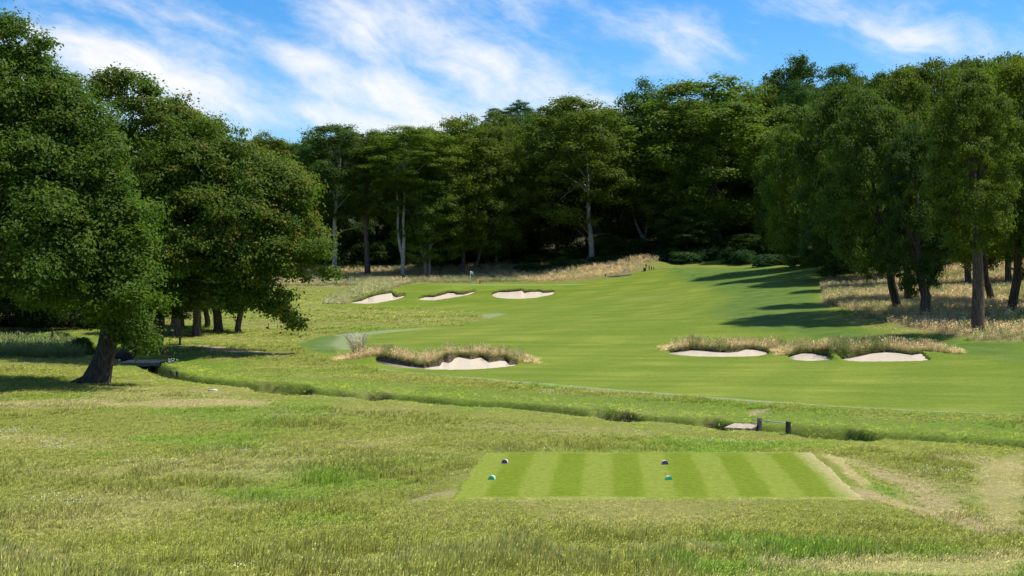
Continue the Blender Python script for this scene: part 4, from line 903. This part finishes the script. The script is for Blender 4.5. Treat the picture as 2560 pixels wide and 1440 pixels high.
rtree(2312, 788, 330, 70, 715, G['dark'], 'ivy-clad tree with a bare grey foot in the meadow grass', tr=.42, cx=2290, mesh=2)
rtree(2444, 829, 195, 118, 610, G['olive'], 'foremost tall tree of the meadow with a long bare brown trunk', tr=.42, cx=2430, mesh=0, wide_y=.8, limbs=9)
rtree(2475, 756, 180, 100, 640, G['bright'], 'leaning trunk behind the foremost tall tree of the meadow', tr=.33, cx=2440, mesh=1)
rtree(2536, 779, 170, 110, 630, G['yellow'], 'ivy-footed tree at the border of the meadow grass', tr=.36, cx=2560, mesh=2)
for i, (px, d, tp, hf, bt, c) in enumerate([(2330, 150, 180, 95, 640, 'olive'), (2200, 165, 208, 90, 640, 'mid'), (2420, 150, 180, 95, 640, 'mid'), (2270, 185, 190, 90, 600, 'yellow'), (2520, 150, 168, 100, 640, 'olive'), (2620, 120, 165, 110, 700, 'mid'), (2640, 150, 160, 100, 640, 'olive'),
                                            (2700, 105, 120, 130, 700, 'mid'), (2150, 195, 215, 70, 610, 'olive'), (2560, 180, 172, 100, 600, 'mid'), (2390, 185, 182, 90, 600, 'bright'), (2490, 205, 168, 90, 560, 'olive')]):
    tree(px, d, tp, hf, bt, 'near', G[c], bb, f'{dict(olive="olive green", mid="plain green", yellow="yellow-green", bright="bright green")[c]} tree crowded into the wood behind the meadow grass trunks', group='trees crowded behind the meadow grass')
# the depth of the wood: rows of trees up the hill behind
sky = np.array([(560, 370), (620, 362), (760, 345), (830, 335), (930, 340), (1060, 330), (1180, 315), (1240, 305), (1340, 298), (1420, 282), (1480, 275), (1560, 262), (1620, 255), (1700, 262), (1780, 250), (1850, 262), (1900, 235), (1990, 215), (2110, 205), (2200, 222), (2300, 200), (2560, 185), (2900, 170)], float)
TONE = dict(olive='olive green', dark='dark green', mid='plain green', bright='bright green', yellow='yellow-green', blue='bluish dark', warm='warm brownish-green')
r_ = np.random.default_rng(77); cols = ['mid', 'olive', 'dark', 'olive', 'mid', 'warm', 'blue']
for row, (d, step, drop) in enumerate([(258, 88, 0), (285, 90, 0), (315, 95, 0)]):
    for k, px in enumerate(np.arange(600 + 37 * row, 2300, step)):
        px = px + r_.normal(0, 14); tp = np.interp(px, sky[:, 0], sky[:, 1]) + r_.uniform(2, 30) + drop
        tree(px, d + r_.normal(0, 5), tp, r_.uniform(55, 78), r_.uniform(560, 640) - row * 40, 'wood', tuple(np.array(G[cols[(k * 3 + row) % 7]]) * r_.uniform(.85, 1.15)), bd, TONE[cols[(k * 3 + row) % 7]] + ' tree deep in the wood, ' + ('just behind the front row', 'halfway up the hill', 'at the top of the hill')[row], group='trees deep in the wood', limbs=3, tr=.3)
# left-hand side: shaded copse behind the leaning oak
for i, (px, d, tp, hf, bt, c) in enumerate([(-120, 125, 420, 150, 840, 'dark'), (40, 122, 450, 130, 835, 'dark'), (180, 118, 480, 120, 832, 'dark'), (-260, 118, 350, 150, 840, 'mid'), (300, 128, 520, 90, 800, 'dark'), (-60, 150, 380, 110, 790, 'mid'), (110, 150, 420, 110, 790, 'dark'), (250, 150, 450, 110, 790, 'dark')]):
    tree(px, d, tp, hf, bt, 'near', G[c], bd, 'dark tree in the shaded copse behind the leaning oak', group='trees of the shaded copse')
# row of oaks past the footbridge
ROW = 'row of oak trunks past the footbridge'
for px, base, half, top, lab, tr in [(395, 884, 105, 520, 'thick dark oak trunk just behind the plank footbridge', .42), (436, 842, 80, 560, 'oak beside the black marker post, leaning at the foot', .42), (452, 820, 60, 560, 'oak half hidden behind the leaning-footed one', .3), (492, 841, 75, 540, 'oak flaring at the foot, its shadow across the worn path', .36), (515, 818, 55, 560, 'slim ivy-covered oak in the row', .25), (546, 829, 75, 530, 'stout double-stemmed oak in the row', .40), (597, 832, 65, 560, 'last oak of the row before the open slope', .26)]:
    g = ray_ground([px], [base])[0]; hd = 'near'
    tree(px, g[1], top, half, 765 if px > 400 else 790, hd, G['mid'], bb, lab, base=base, group=ROW, tr=tr, name='oak_tree', limbs=5)

# the two great oaks
def great_oak(px, base, label, lobes_px, d_off, trunk_pts, trunk_r, leaf_n, leaf, seed, tipf, tipdir, col, limb_targets, flare):
    g = ray_ground([px], [base], lambda a, b: H(a, b, False))[0]; d = g[1]; z0 = g[2]
    root = empty('oak_tree', (g[0], d, z0), label, 'tree', 'great oaks by the ditch')
    lob = []
    r = np.random.default_rng(seed)
    for (lx, ly, rx, ry, dy) in lobes_px:
        dd = d + dy; c = np.array([(lx - CX) / F * dd - g[0], dy, zpix(ly, dd) - z0]); R1, R2 = rx / F * dd, ry / F * dd; m = max(7, int(R1 * R2 * 2.2) + 6)
        for k in range(m):   # break each big bough into smaller masses
            q = unit(r.normal(size=3)); q[1] = -abs(q[1]) if r.uniform() < .6 else q[1]; s = r.uniform(.22, .45)
            lob.append((*(c + q * np.array([R1, R1 * .9, R2]) * (1 - s * .8)), R1 * s, R1 * s, min(R1, R2) * s * .9))
    cr = link('crown', crown_mesh('great_oak_crown', lob, leaf_n, leaf, seed, M['oak'], per=85, clump_r=.72, inner=.14, tipf=tipf, tipdir=tipdir, flat=.6), root); cr.color = (*col, 1)
    mb = MB(); path = [((p - px) / F * d, 0, zpix(q, d) - z0) for p, q in trunk_pts]; path[0] = (path[0][0], 0, -.4)
    mb.tube(path, trunk_r, 18, .05, flare=flare); tro = mb.build('trunk', M['bark_dark'], root, True)
    a, b = np.array(path[-3]), np.array(path[-1])
    bm_ = MB(); tg = [np.array(l[:3]) for l in r.permutation(np.array(lob))[:limb_targets]]; grow_limbs(bm_, lambda t: lerp(a, b, t), trunk_r[-2] * .55, tg, seed + 1, sag=.06, seg=7, twigs=3)
    bm_.build('branches', M['bark_dark'], tro, True); return root
great_oak(247, 958, 'great oak with a dark leaning trunk flared at the foot, standing on the shaded lawn',
    [(60, 130, 75, 85, 0), (15, 240, 130, 90, -1), (150, 320, 130, 110, 0), (-120, 300, 150, 150, 0), (20, 430, 170, 110, -2), (230, 420, 110, 90, -1), (300, 530, 95, 100, -1), (90, 560, 150, 100, -3), (-150, 560, 160, 140, 0), (60, 690, 130, 75, -4), (215, 640, 110, 90, -3), (330, 640, 95, 85, -2), (350, 735, 75, 70, -3), (260, 740, 95, 70, -2), (330, 820, 55, 40, -1), (-100, 720, 130, 60, 0), (120, 755, 90, 35, 2), (30, 60, 40, 35, 0), (110, 450, 200, 190, 1), (190, 600, 190, 140, 0), (60, 250, 150, 120, 1), (300, 640, 120, 150, 0), (370, 850, 30, 30, -1)],
    0, [(240, 972), (247, 950), (256, 910), (268, 860), (278, 810), (285, 740), (280, 640), (250, 520)], [.95, .68, .57, .52, .52, .45, .34, .2], 205000, .21, 501, .02, None, (.95, 1.0, .9), 36, [.9, .35, .1])
great_oak(330, 897, 'spreading oak with orange-tipped young leaves reaching low over the ditch',
    [(245, 215, 85, 50, 0), (330, 225, 75, 50, 0), (425, 265, 45, 40, 0), (360, 320, 130, 80, 0), (500, 350, 110, 60, -2), (590, 400, 90, 65, -2), (450, 440, 140, 90, -3), (640, 470, 110, 75, -3), (560, 540, 150, 85, -4), (720, 510, 85, 70, -2), (700, 600, 110, 70, -3), (500, 640, 140, 80, -5), (640, 680, 110, 60, -4), (760, 600, 55, 60, -1), (770, 690, 50, 30, -1), (830, 680, 28, 16, -1), (420, 560, 120, 90, -3), (560, 745, 80, 40, -4), (680, 745, 60, 35, -3), (698, 772, 26, 14, -2), (722, 790, 22, 12, -2), (742, 808, 16, 10, -2), (450, 740, 80, 45, -3), (300, 430, 130, 110, 2), (430, 380, 150, 110, 1), (600, 520, 200, 140, 0), (500, 520, 220, 170, 1), (640, 610, 180, 110, -1)],
    0, [(322, 905), (330, 890), (340, 850), (355, 790), (380, 700), (400, 600), (420, 500), (420, 400)], [.9, .7, .6, .56, .5, .42, .3, .15], 215000, .23, 511, .36, (.75, -.2, .6), (1.0, 1.0, .9), 44, [.8, .3, .1])

# bracken and bushes at the foot of the wood
def bush(px, d, half, top, mesh, col, label, group, name='bracken_clump', cat='bush', rh=(2.0, 1.8)):
    x = (px - CX) / F * d; z = float(H(np.array([x]), np.array([d]))[0]); R = half / F * d; hgt = max(.8, zpix(top, d) - z)
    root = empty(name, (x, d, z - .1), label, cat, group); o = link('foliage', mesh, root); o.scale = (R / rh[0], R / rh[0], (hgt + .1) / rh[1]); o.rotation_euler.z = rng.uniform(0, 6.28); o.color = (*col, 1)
    mb = MB()
    for k in range(5):
        a = k * 1.3 + rng.uniform(0, .5); mb.tube([(0.06 * math.cos(a), .06 * math.sin(a), -.1), (R * .25 * math.cos(a), R * .25 * math.sin(a), hgt * .45), (R * .45 * math.cos(a), R * .45 * math.sin(a), hgt * .75)], [.035, .025, .008], 5)
    mb.build('stems', M['bark_dark'], root, True)
BR = 'bracken along the foot of the wood'
for i, px in enumerate(np.arange(1330, 2060, 42)):
    d = float(np.interp(px, [1330, 1480, 1640, 1800, 1900, 2060], [232, 233, 229, 224, 215, 205])); tp = float(np.interp(px, [1330, 1480, 1560, 1640, 1760, 1850, 1950, 2060], [668, 645, 640, 636, 618, 628, 636, 652])) + rng.uniform(-6, 8)
    bush(px + rng.normal(0, 8), d + rng.normal(0, 2), rng.uniform(30, 46), tp, SHRUB[i % 3], (.8, .95, 1.0), 'low dark green bracken clump at the foot of the wood', BR)
for i, px in enumerate(np.arange(1350, 2000, 70)):
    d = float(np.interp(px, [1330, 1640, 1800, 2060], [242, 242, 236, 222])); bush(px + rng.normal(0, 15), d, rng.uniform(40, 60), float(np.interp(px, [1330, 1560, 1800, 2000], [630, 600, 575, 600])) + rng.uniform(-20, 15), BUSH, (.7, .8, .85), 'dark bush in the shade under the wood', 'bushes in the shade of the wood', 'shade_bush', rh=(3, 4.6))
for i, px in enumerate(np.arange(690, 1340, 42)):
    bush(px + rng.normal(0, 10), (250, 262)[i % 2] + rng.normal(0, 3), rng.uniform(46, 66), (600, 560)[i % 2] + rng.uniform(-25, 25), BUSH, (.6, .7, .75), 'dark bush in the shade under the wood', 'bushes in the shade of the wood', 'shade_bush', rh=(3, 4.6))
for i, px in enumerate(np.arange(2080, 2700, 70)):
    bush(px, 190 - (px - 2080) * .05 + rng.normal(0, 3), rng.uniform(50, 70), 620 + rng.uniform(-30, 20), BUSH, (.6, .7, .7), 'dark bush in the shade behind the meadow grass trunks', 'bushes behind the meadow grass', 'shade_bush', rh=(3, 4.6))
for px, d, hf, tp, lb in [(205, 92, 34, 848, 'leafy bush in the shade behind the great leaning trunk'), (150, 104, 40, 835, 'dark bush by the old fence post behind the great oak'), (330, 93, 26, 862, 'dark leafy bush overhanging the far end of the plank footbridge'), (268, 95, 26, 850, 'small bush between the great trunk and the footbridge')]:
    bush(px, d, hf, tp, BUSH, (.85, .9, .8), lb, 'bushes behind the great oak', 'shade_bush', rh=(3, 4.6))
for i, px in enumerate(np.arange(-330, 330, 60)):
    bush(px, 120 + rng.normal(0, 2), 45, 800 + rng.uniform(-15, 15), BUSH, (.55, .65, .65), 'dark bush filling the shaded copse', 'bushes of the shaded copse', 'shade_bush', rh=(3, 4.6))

# ------------------------------------------------------------------ things on the course
def on_ground(px, py): return ray_ground([px], [py], lambda a, b: H(a, b, False))[0]
def gz1(x, y): return float(H(np.array([x]), np.array([y]))[0])

# flagstick
g = on_ground(1176, 712); g[2] = gz1(g[0], g[1])
fl = empty('flagstick', tuple(g), 'white flagstick with a small white flag standing on the green', 'flagstick')
mb = MB(); mb.tube([(0, 0, 0), (0, 0, 1.1), (0, 0, 2.25)], [.03, .028, .022], 10); mb.build('pole', M['white'], fl, True)
nu, nv = 14, 8; vv = []; 
for i in range(nu):
    for j in range(nv):
        s, t = i / (nu - 1), j / (nv - 1); dro = s * s * .16
        vv.append((.012 + s * .42, .035 * math.sin(s * 7 + t * 2) * s, 2.22 - t * .5 * (1 - .25 * s) - dro))
ff = [(i * nv + j, (i + 1) * nv + j, (i + 1) * nv + j + 1, i * nv + j + 1) for i in range(nu - 1) for j in range(nv - 1)]
me = fast_mesh('flag', vv, ff, M['white']); fo = link('flag', me, fl); md = fo.modifiers.new('thickness', 'SOLIDIFY'); md.thickness = .004
mb = MB(); mb.tube([(0, 0, .012), (0, 0, .03)], [.054, .054], 16); mb.build('cup_rim', M['white'], fl, True)

def post(px, py, h, w, mat, label, cat='post', name='marker_post', group=None, tilt=0.0, cap=None, round_=False):
    g = on_ground(px, py); g[2] = gz1(g[0], g[1]); root = empty(name, tuple(g), label, cat, group)
    mb = MB(); n = 10 if round_ else 4
    if round_: mb.tube([(0, 0, -.15), (tilt * h * .5, 0, h * .5), (tilt * h, 0, h)], [w / 2, w / 2, w / 2 * .95], 12); mb.build('shaft', mat, root, False)
    else: mb.box((tilt * h * .5, 0, h / 2 - .08), (w, w, h + .16), .2, tilt); mb.build('shaft', mat, root, False, .008)
    mb = MB()
    if round_: mb.tube([(tilt * h, 0, h), (tilt * h, 0, h + w * .25)], [w * .5, w * .3], 12)
    else: mb.box((tilt * h, 0, h + .012), (w * 1.06, w * 1.06, .03), .2, tilt)
    mb.build('cap', cap or mat, root, False); return root
post(450, 863, .66, .17, M['timber_dark'], 'short dark timber post in the grass near the worn path', round_=True)
post(414.5, 899, .82, .075, M['red'], 'bright red hazard stake beside the plank footbridge', 'stake', 'hazard_stake', round_=True)
post(281.5, 905, .6, .08, M['red'], 'red hazard stake peeping out behind the great oak trunk', 'stake', 'hazard_stake', round_=True)
post(671, 823, .56, .07, M['rust'], 'faded red stake on the open slope, one of a pair', 'stake', 'hazard_stake', 'pair of faded red stakes', round_=True)
post(694.5, 822.5, .5, .07, M['rust'], 'faded red stake on the open slope, one of a pair', 'stake', 'hazard_stake', 'pair of faded red stakes', round_=True)
post(1200, 708.5, .55, .17, M['black'], 'short black post on the green edge next to the flagstick', round_=True)
post(1513.5, 692, .5, .12, M['black'], 'small black post at the start of the dark path', round_=True)
post(46, 868, 1.2, .11, M['bark_brown'], 'rusty brown fence post in the wild grass, beyond the great oak', 'post', 'fence_post', round_=True)
post(131, 868, 1.5, .16, M['bark_dark'], 'thick dark fence post in the wild grass by the copse', 'post', 'fence_post', round_=True)
post(2500, 836, .32, .2, M['black'], 'small black stump-like post in the meadow grass', tilt=.15, round_=True)

# white notice board on a stake
g = on_ground(1562, 684); g[2] = gz1(g[0], g[1]); sg = empty('notice_board', tuple(g), 'small white notice board on a short stake by the dark path', 'sign')
mb = MB(); mb.tube([(0, .03, -.1), (0, .03, .75)], [.025, .025], 8); mb.build('stake', M['timber_grey'], sg)
mb = MB(); mb.box((0, 0, .62), (.40, .03, .40)); mb.build('panel', M['white'], sg, False, .006)
mb = MB(); mb.box((0, -.018, .60), (.18, .006, .10)); mb.build('print', mat_plain('grey_print', (.55, .56, .58), .6, .1), sg)
# little stretch of path behind the green
pp = ray_ground([1520, 1540, 1560, 1575, 1566, 1545, 1525], [692.5, 691.5, 690, 687.5, 689, 690.6, 691.6], lambda a, b: H(a, b, False))
line = ray_ground([1519, 1535, 1552, 1567, 1578], [692.4, 691.4, 690.2, 688.6, 686.4], lambda a, b: H(a, b, False))
v = []; 
for k in range(len(line)):
    t_ = line[min(k + 1, 4)] - line[max(k - 1, 0)]; nn = np.array([-t_[1], t_[0]]) / np.hypot(t_[0], t_[1]); w = (.25, .8, 1.0, .9, .5)[k]
    for s in (-1, -.5, 0, .5, 1):
        q = line[k][:2] + nn * w * s; v.append((q[0], q[1], gz1(q[0], q[1]) + .10))
ff = [(k * 5 + j, (k + 1) * 5 + j, (k + 1) * 5 + j + 1, k * 5 + j + 1) for k in range(4) for j in range(4)]
tag(link('path', fast_mesh('path', v, ff, M['asphalt'])), 'dark surfaced path curling behind the green', kind='structure')
# ball washer and litter bin beside the next tee, with grey stumps
GB = 'course furniture behind the green'
def furniture(px, py, label, name, cat, parts):
    g = on_ground(px, py); g[2] = gz1(g[0], g[1]); root = empty(name, tuple(g), label, cat, GB)
    for nm, mat, fn in parts: mb = MB(); fn(mb); mb.build(nm, mat, root, False)
furniture(1615, 676, 'black ball washer on a post behind the green', 'ball_washer', 'ball washer', [('post', M['black'], lambda m: m.tube([(0, 0, -.1), (0, 0, .75)], [.05, .05], 8)), ('housing', M['black'], lambda m: m.tube([(0, 0, .7), (0, 0, .78), (0, 0, 1.0), (0, 0, 1.06)], [.07, .12, .12, .06], 12)), ('plunger', M['black'], lambda m: m.tube([(0, 0, 1.05), (0, 0, 1.16)], [.02, .03], 8))])
furniture(1611.5, 678, 'squat dark litter bin beside the ball washer', 'litter_bin', 'bin', [('drum', M['timber_dark'], lambda m: m.tube([(0, 0, -.05), (0, 0, .1), (0, 0, .5)], [.18, .22, .24], 12)), ('rim', M['black'], lambda m: m.tube([(0, 0, .49), (0, 0, .55)], [.26, .26], 12))])
for k, (px, h, lab) in enumerate([(1623, .72, 'pale grey timber stump, tallest of the three beside the ball washer'), (1629, .5, 'grey timber stump in the middle of the three beside the ball washer'), (1635, .38, 'lowest grey timber stump of the three beside the ball washer')]):
    post(px, 675 - k * .6, h, .2, M['timber_grey'], lab, 'stump', 'timber_stump', GB, round_=True)

# tee markers: a half log lying with its painted end to the player
def tee_marker(px, py, mat, label, group, yaw):
    d = (CAMZ - TEE_Z) * F / (py - HY); x = (px - CX) / F * d
    root = empty('tee_marker', (x, d, TEE_Z + .012), label, 'tee marker', group); root.rotation_euler.z = yaw
    r, L_ = .088, .15; n = 14
    prof = [(-r, 0)] + [(r * math.cos(math.pi - math.pi * k / n), .02 + r * 1.0 * math.sin(math.pi * k / n)) for k in range(n + 1)] + [(r, 0)]
    mb = MB(); b0 = mb.addv([(p, -L_ / 2, q) for p, q in prof]); b1 = mb.addv([(p, L_ / 2, q) for p, q in prof]); m = len(prof)
    for k in range(m): mb.f.append((b0 + k, b0 + (k + 1) % m, b1 + (k + 1) % m, b1 + k))
    mb.f.append(tuple(b1 + k for k in range(m))); mb.f.append(tuple(b0 + k for k in reversed(range(m)))); mb.build('log', M['marker_top'], root, False)
    mb = MB(); b0 = mb.addv([(p * 1.02, -L_ / 2 - .012, q * 1.02) for p, q in prof]); b1 = mb.addv([(p * 1.02, -L_ / 2 + .05, q * 1.02) for p, q in prof])
    for k in range(m): mb.f.append((b0 + k, b0 + (k + 1) % m, b1 + (k + 1) % m, b1 + k))
    mb.f.append(tuple(b0 + k for k in reversed(range(m)))); mb.build('painted_end', mat, root, False)
tee_marker(1262.5, 1158, M['purple'], 'purple tee marker on the dark stripe near the corner of the tee', 'tee markers', -.25)
tee_marker(1662, 1161, M['purple'], 'purple tee marker in the middle of the striped tee', 'tee markers', .1)
tee_marker(1230, 1199, M['mint'], 'mint green tee marker at the pale outer edge of the tee', 'tee markers', -.25)
tee_marker(1671.5, 1200.5, M['mint'], 'mint green tee marker in the middle of the striped tee', 'tee markers', .1)

# plank footbridge near the tee, with its pipe rail
def footbridge_near():
    a = on_ground(1822, 1052); b = on_ground(1912, 1056)
    pts = ray_ground([1818, 1868, 1915, 1905], [1058, 1070, 1058, 1047]); c = ray_ground([1866], [1057])[0]
    dirx = ditch[-5] - ditch[-6]; dirx = dirx / np.linalg.norm(dirx)
    ang = math.radians(64)
    root = empty('footbridge', (c[0], c[1], -.32), 'weathered plank footbridge over the ditch close to the striped tee', 'bridge'); root.rotation_euler.z = 0
    L_, W_ = 2.8, 1.1; ca, sa = math.cos(ang), math.sin(ang); u = np.array([ca, sa]); v = np.array([-sa, ca])
    zc = .22
    for s in (-1, 1):
        mb = MB(); mb.box((v[0] * s * W_ * .44, v[1] * s * W_ * .44, zc - .09), (L_, .12, .12), ang); mb.build('beam', M['timber_dark'], root, False, .01)
    n = 5
    for k in range(n):
        o = (k - (n - 1) / 2) * W_ / n; mb = MB(); mb.box((v[0] * o, v[1] * o, zc + .0 + rng.normal(0, .006)), (L_ * rng.uniform(.98, 1.03), W_ / n - .02, .06), ang + rng.normal(0, .006)); mb.build('plank', M['timber'], root, False, .008)
    for s in (-1, 1):
        e = u * s * L_ * .48; mb = MB(); mb.box((e[0], e[1], zc - .13), (.16, W_ * 1.05, .18), ang); mb.build('bearer', M['timber_dark'], root, False, .01)
footbridge_near()
def pipe_rail(p0, p1, h0, h1, over0, over1, label, wpost, base):
    a = on_ground(*p0); b = on_ground(*p1); a[2] = gz1(a[0], a[1]); b[2] = gz1(b[0], b[1])
    root = empty('pipe_rail', tuple(a), label, 'rail')
    for p, h, m in ((a, h0, M['timber_grey']), (b, h1, M['timber_dark'])):
        o = p - a; mb = MB(); mb.box((o[0], o[1], o[2] + h / 2 - .25), (wpost, wpost * 1.2, h + .5), .25, .03); mb.build('post', m, root, False, .012)
    A = np.array([0, -.02, h0 * .80]); B = b - a + (0, 0, h1 * .86); dv = (B - A) / np.linalg.norm(B - A)
    mb = MB(); mb.tube([A - dv * over0, B + dv * over1], [.024, .024], 10); mb.build('pipe', M['pipe'], root, True)
pipe_rail((1898, 1073), (1970, 1084), .46, .5, .7, .05, 'galvanised pipe rail on two timber posts beside the near footbridge', .15, 0)
pipe_rail((428, 939), (442, 941), .38, .36, .25, .2, 'short pipe rail on two stubby posts by the bend of the ditch', .13, 0)

# footbridge by the great oak
def footbridge_far():
    d = float(ray_ground([350], [907])[0][1]); x0, x1 = (303 - CX) / F * d, (399 - CX) / F * d; zt = zpix(906, d); cx_ = (x0 + x1) / 2
    root = empty('footbridge', (cx_, d, zt - .9), 'dark timber footbridge over the ditch behind the great leaning oak', 'bridge')
    Lx = x1 - x0; z = .9
    for k in range(2):
        mb = MB(); mb.box((0, .08 + k * 1.5, z - .14), (Lx, .14, .22)); mb.build('beam', M['timber_grey'], root, False, .012)
    n = 11
    for k in range(n):
        mb = MB(); mb.box(((k + .5) / n * Lx - Lx / 2, .85, z + rng.normal(0, .005)), (Lx / n - .015, 1.85, .06)); mb.build('plank', M['timber'], root, False, .006)
    for s in (-.30, .22, .42):
        mb = MB(); mb.box((s * Lx, .12, z - .55), (.14, .14, .7)); mb.build('pile', M['timber_dark'], root, False, .012)
    for k in range(2):
        mb = MB(); mb.box((.06 * Lx, 1.2, z - .45 - k * .15), (Lx * .62, .07, .13)); mb.build('abutment_board', M['timber_dark'], root, False, .01)
footbridge_far()
post(298.5, 913, .34, .13, M['timber_grey'], 'stubby grey post with a pale top at the end of the dark footbridge', cap=M['white'])

# pale ornamental grass clump on the bunker mound
g = on_ground(897, 891); 
def grass_clump():
    r = np.random.default_rng(5); mb = MB(); mb2 = MB(); z = gz1(g[0], g[1]); root = empty('grass_clump', (g[0], g[1], z), 'tall pale feathery grass clump leaning over the end of the two-pit bunker', 'grass clump')
    for k in range(240):
        a = r.uniform(0, 2 * math.pi); rr = r.uniform(0, .34); h = r.uniform(.6, 1.55); o = np.array([math.cos(a) * rr, math.sin(a) * rr, 0]); ln = np.array([math.cos(a) * .35 * h - .14 * h, math.sin(a) * .3 * h, 0])
        p1 = o + ln * .3 + (0, 0, h * .55); p2 = o + ln + (0, 0, h); sd = np.array([.022, 0, 0])
        b = mb.addv([o - sd, o + sd, p1 + sd * .8, p1 - sd * .8, p2 + sd * .3, p2 - sd * .3]); mb.f += [(b, b + 1, b + 2, b + 3), (b + 3, b + 2, b + 4, b + 5)]
        if k % 2 == 0:
            q = p2 + ln * .12; s2 = np.array([.05, 0, 0]); dn = (p2 - p1) * .45; b = mb2.addv([p2 - dn * .5, p2 - s2, p2 + dn * .5 + ln * .06, p2 + s2]); mb2.f.append((b, b + 1, b + 2, b + 3))
    mb.build('blades', mat_straw('straw_blades', (.72, .64, .40)), root); mb2.build('plumes', mat_straw('pale_plumes', (.92, .85, .66)), root)
grass_clump()

# magpie-like bird on the bank
def bird():
    g = on_ground(594, 901); z = gz1(g[0], g[1]); root = empty('bird', (g[0], g[1], z + .06), 'small black bird with a long tail standing in the bank grass', 'bird')
    bm = bmesh.new()
    def blob(c, r, sc, rot=0):
        m = bmesh.ops.create_icosphere(bm, subdivisions=3, radius=r); vs = m['verts']
        for v in vs:
            x, y_, zz_ = v.co.x * sc[0], v.co.y * sc[1], v.co.z * sc[2]; v.co = Vector((x * math.cos(rot) - zz_ * math.sin(rot) + c[0], y_ + c[1], x * math.sin(rot) + zz_ * math.cos(rot) + c[2]))
    spine = [(-.40, .02, .004), (-.26, .07, .012), (-.15, .115, .022), (-.09, .145, .05), (-.02, .175, .07), (.05, .20, .066), (.085, .235, .045), (.105, .262, .042), (.13, .268, .036), (.15, .264, .02), (.185, .256, .003)]
    rings = []
    for (x, z_, r) in spine:
        fl = .9 if x > -.12 else 1.7
        rings.append([bm.verts.new((x - .25 * r * math.cos(t) * .5, r * fl * math.sin(t), z_ + r * (1 if x > -.12 else .4) * math.cos(t))) for t in np.linspace(0, 2 * math.pi, 12, endpoint=False)])
    for a, b in zip(rings[:-1], rings[1:]):
        for k in range(12): bm.faces.new((a[k], a[(k + 1) % 12], b[(k + 1) % 12], b[k]))
    bm.faces.new(rings[0][::-1]); bm.faces.new(rings[-1])
    for s in (-1, 1):   # legs grow out of the belly
        for (z0_, z1_, r_a, r_b, x0_, x1_) in ((.13, .06, .016, .006, .0, .012), (.06, -.06, .006, .005, .012, 0)):
            m = [[bm.verts.new((xx + rr * math.cos(t), s * .026 + rr * math.sin(t), zz_)) for t in np.linspace(0, 2 * math.pi, 6, endpoint=False)] for zz_, rr, xx in ((z0_, r_a, x0_), (z1_, r_b, x1_))]
            for k in range(6): bm.faces.new((m[0][k], m[0][(k + 1) % 6], m[1][(k + 1) % 6], m[1][k]))
    me = bpy.data.meshes.new('body'); bm.to_mesh(me); bm.free(); me.materials.append(M['bird_dark']); me.polygons.foreach_set('use_smooth', np.full(len(me.polygons), True)); o = link('body', me, root)
    for s in (-1, 1):
        mb = MB(); p = [(-.06, s * .066, .175), (.0, s * .072, .195), (.045, s * .066, .205), (.03, s * .070, .170), (-.03, s * .072, .155)]; b = mb.addv(p + [(q[0], q[1] - s * .012, q[2]) for q in p]); n = 5
        mb.f.append(tuple(b + k for k in range(n))); mb.f.append(tuple(b + n + k for k in reversed(range(n)))); mb.f += [(b + k, b + (k + 1) % n, b + n + (k + 1) % n, b + n + k) for k in range(n)]; mb.build('wing_patch', M['bird_white'], root)
bird()
# pale stone by the shaded lawn
g = on_ground(533, 977); z = gz1(g[0], g[1]); st = empty('stone', (g[0], g[1], z), 'flat pale stone on the worn ground near the bend of the ditch', 'stone')
bm = bmesh.new(); bmesh.ops.create_icosphere(bm, subdivisions=3, radius=.2)
for v in bm.verts: v.co = Vector((v.co.x * 1.2 + .03 * math.sin(v.co.y * 20), v.co.y * .7, (v.co.z + .02 * math.sin(v.co.x * 17)) * .35 + .03))
me = bpy.data.meshes.new('stone'); bm.to_mesh(me); bm.free(); me.materials.append(M['stone']); link('stone_body', me, st)
print('tris', sum(len(m.loops) - 2 * len(m.polygons) for m in bpy.data.meshes))
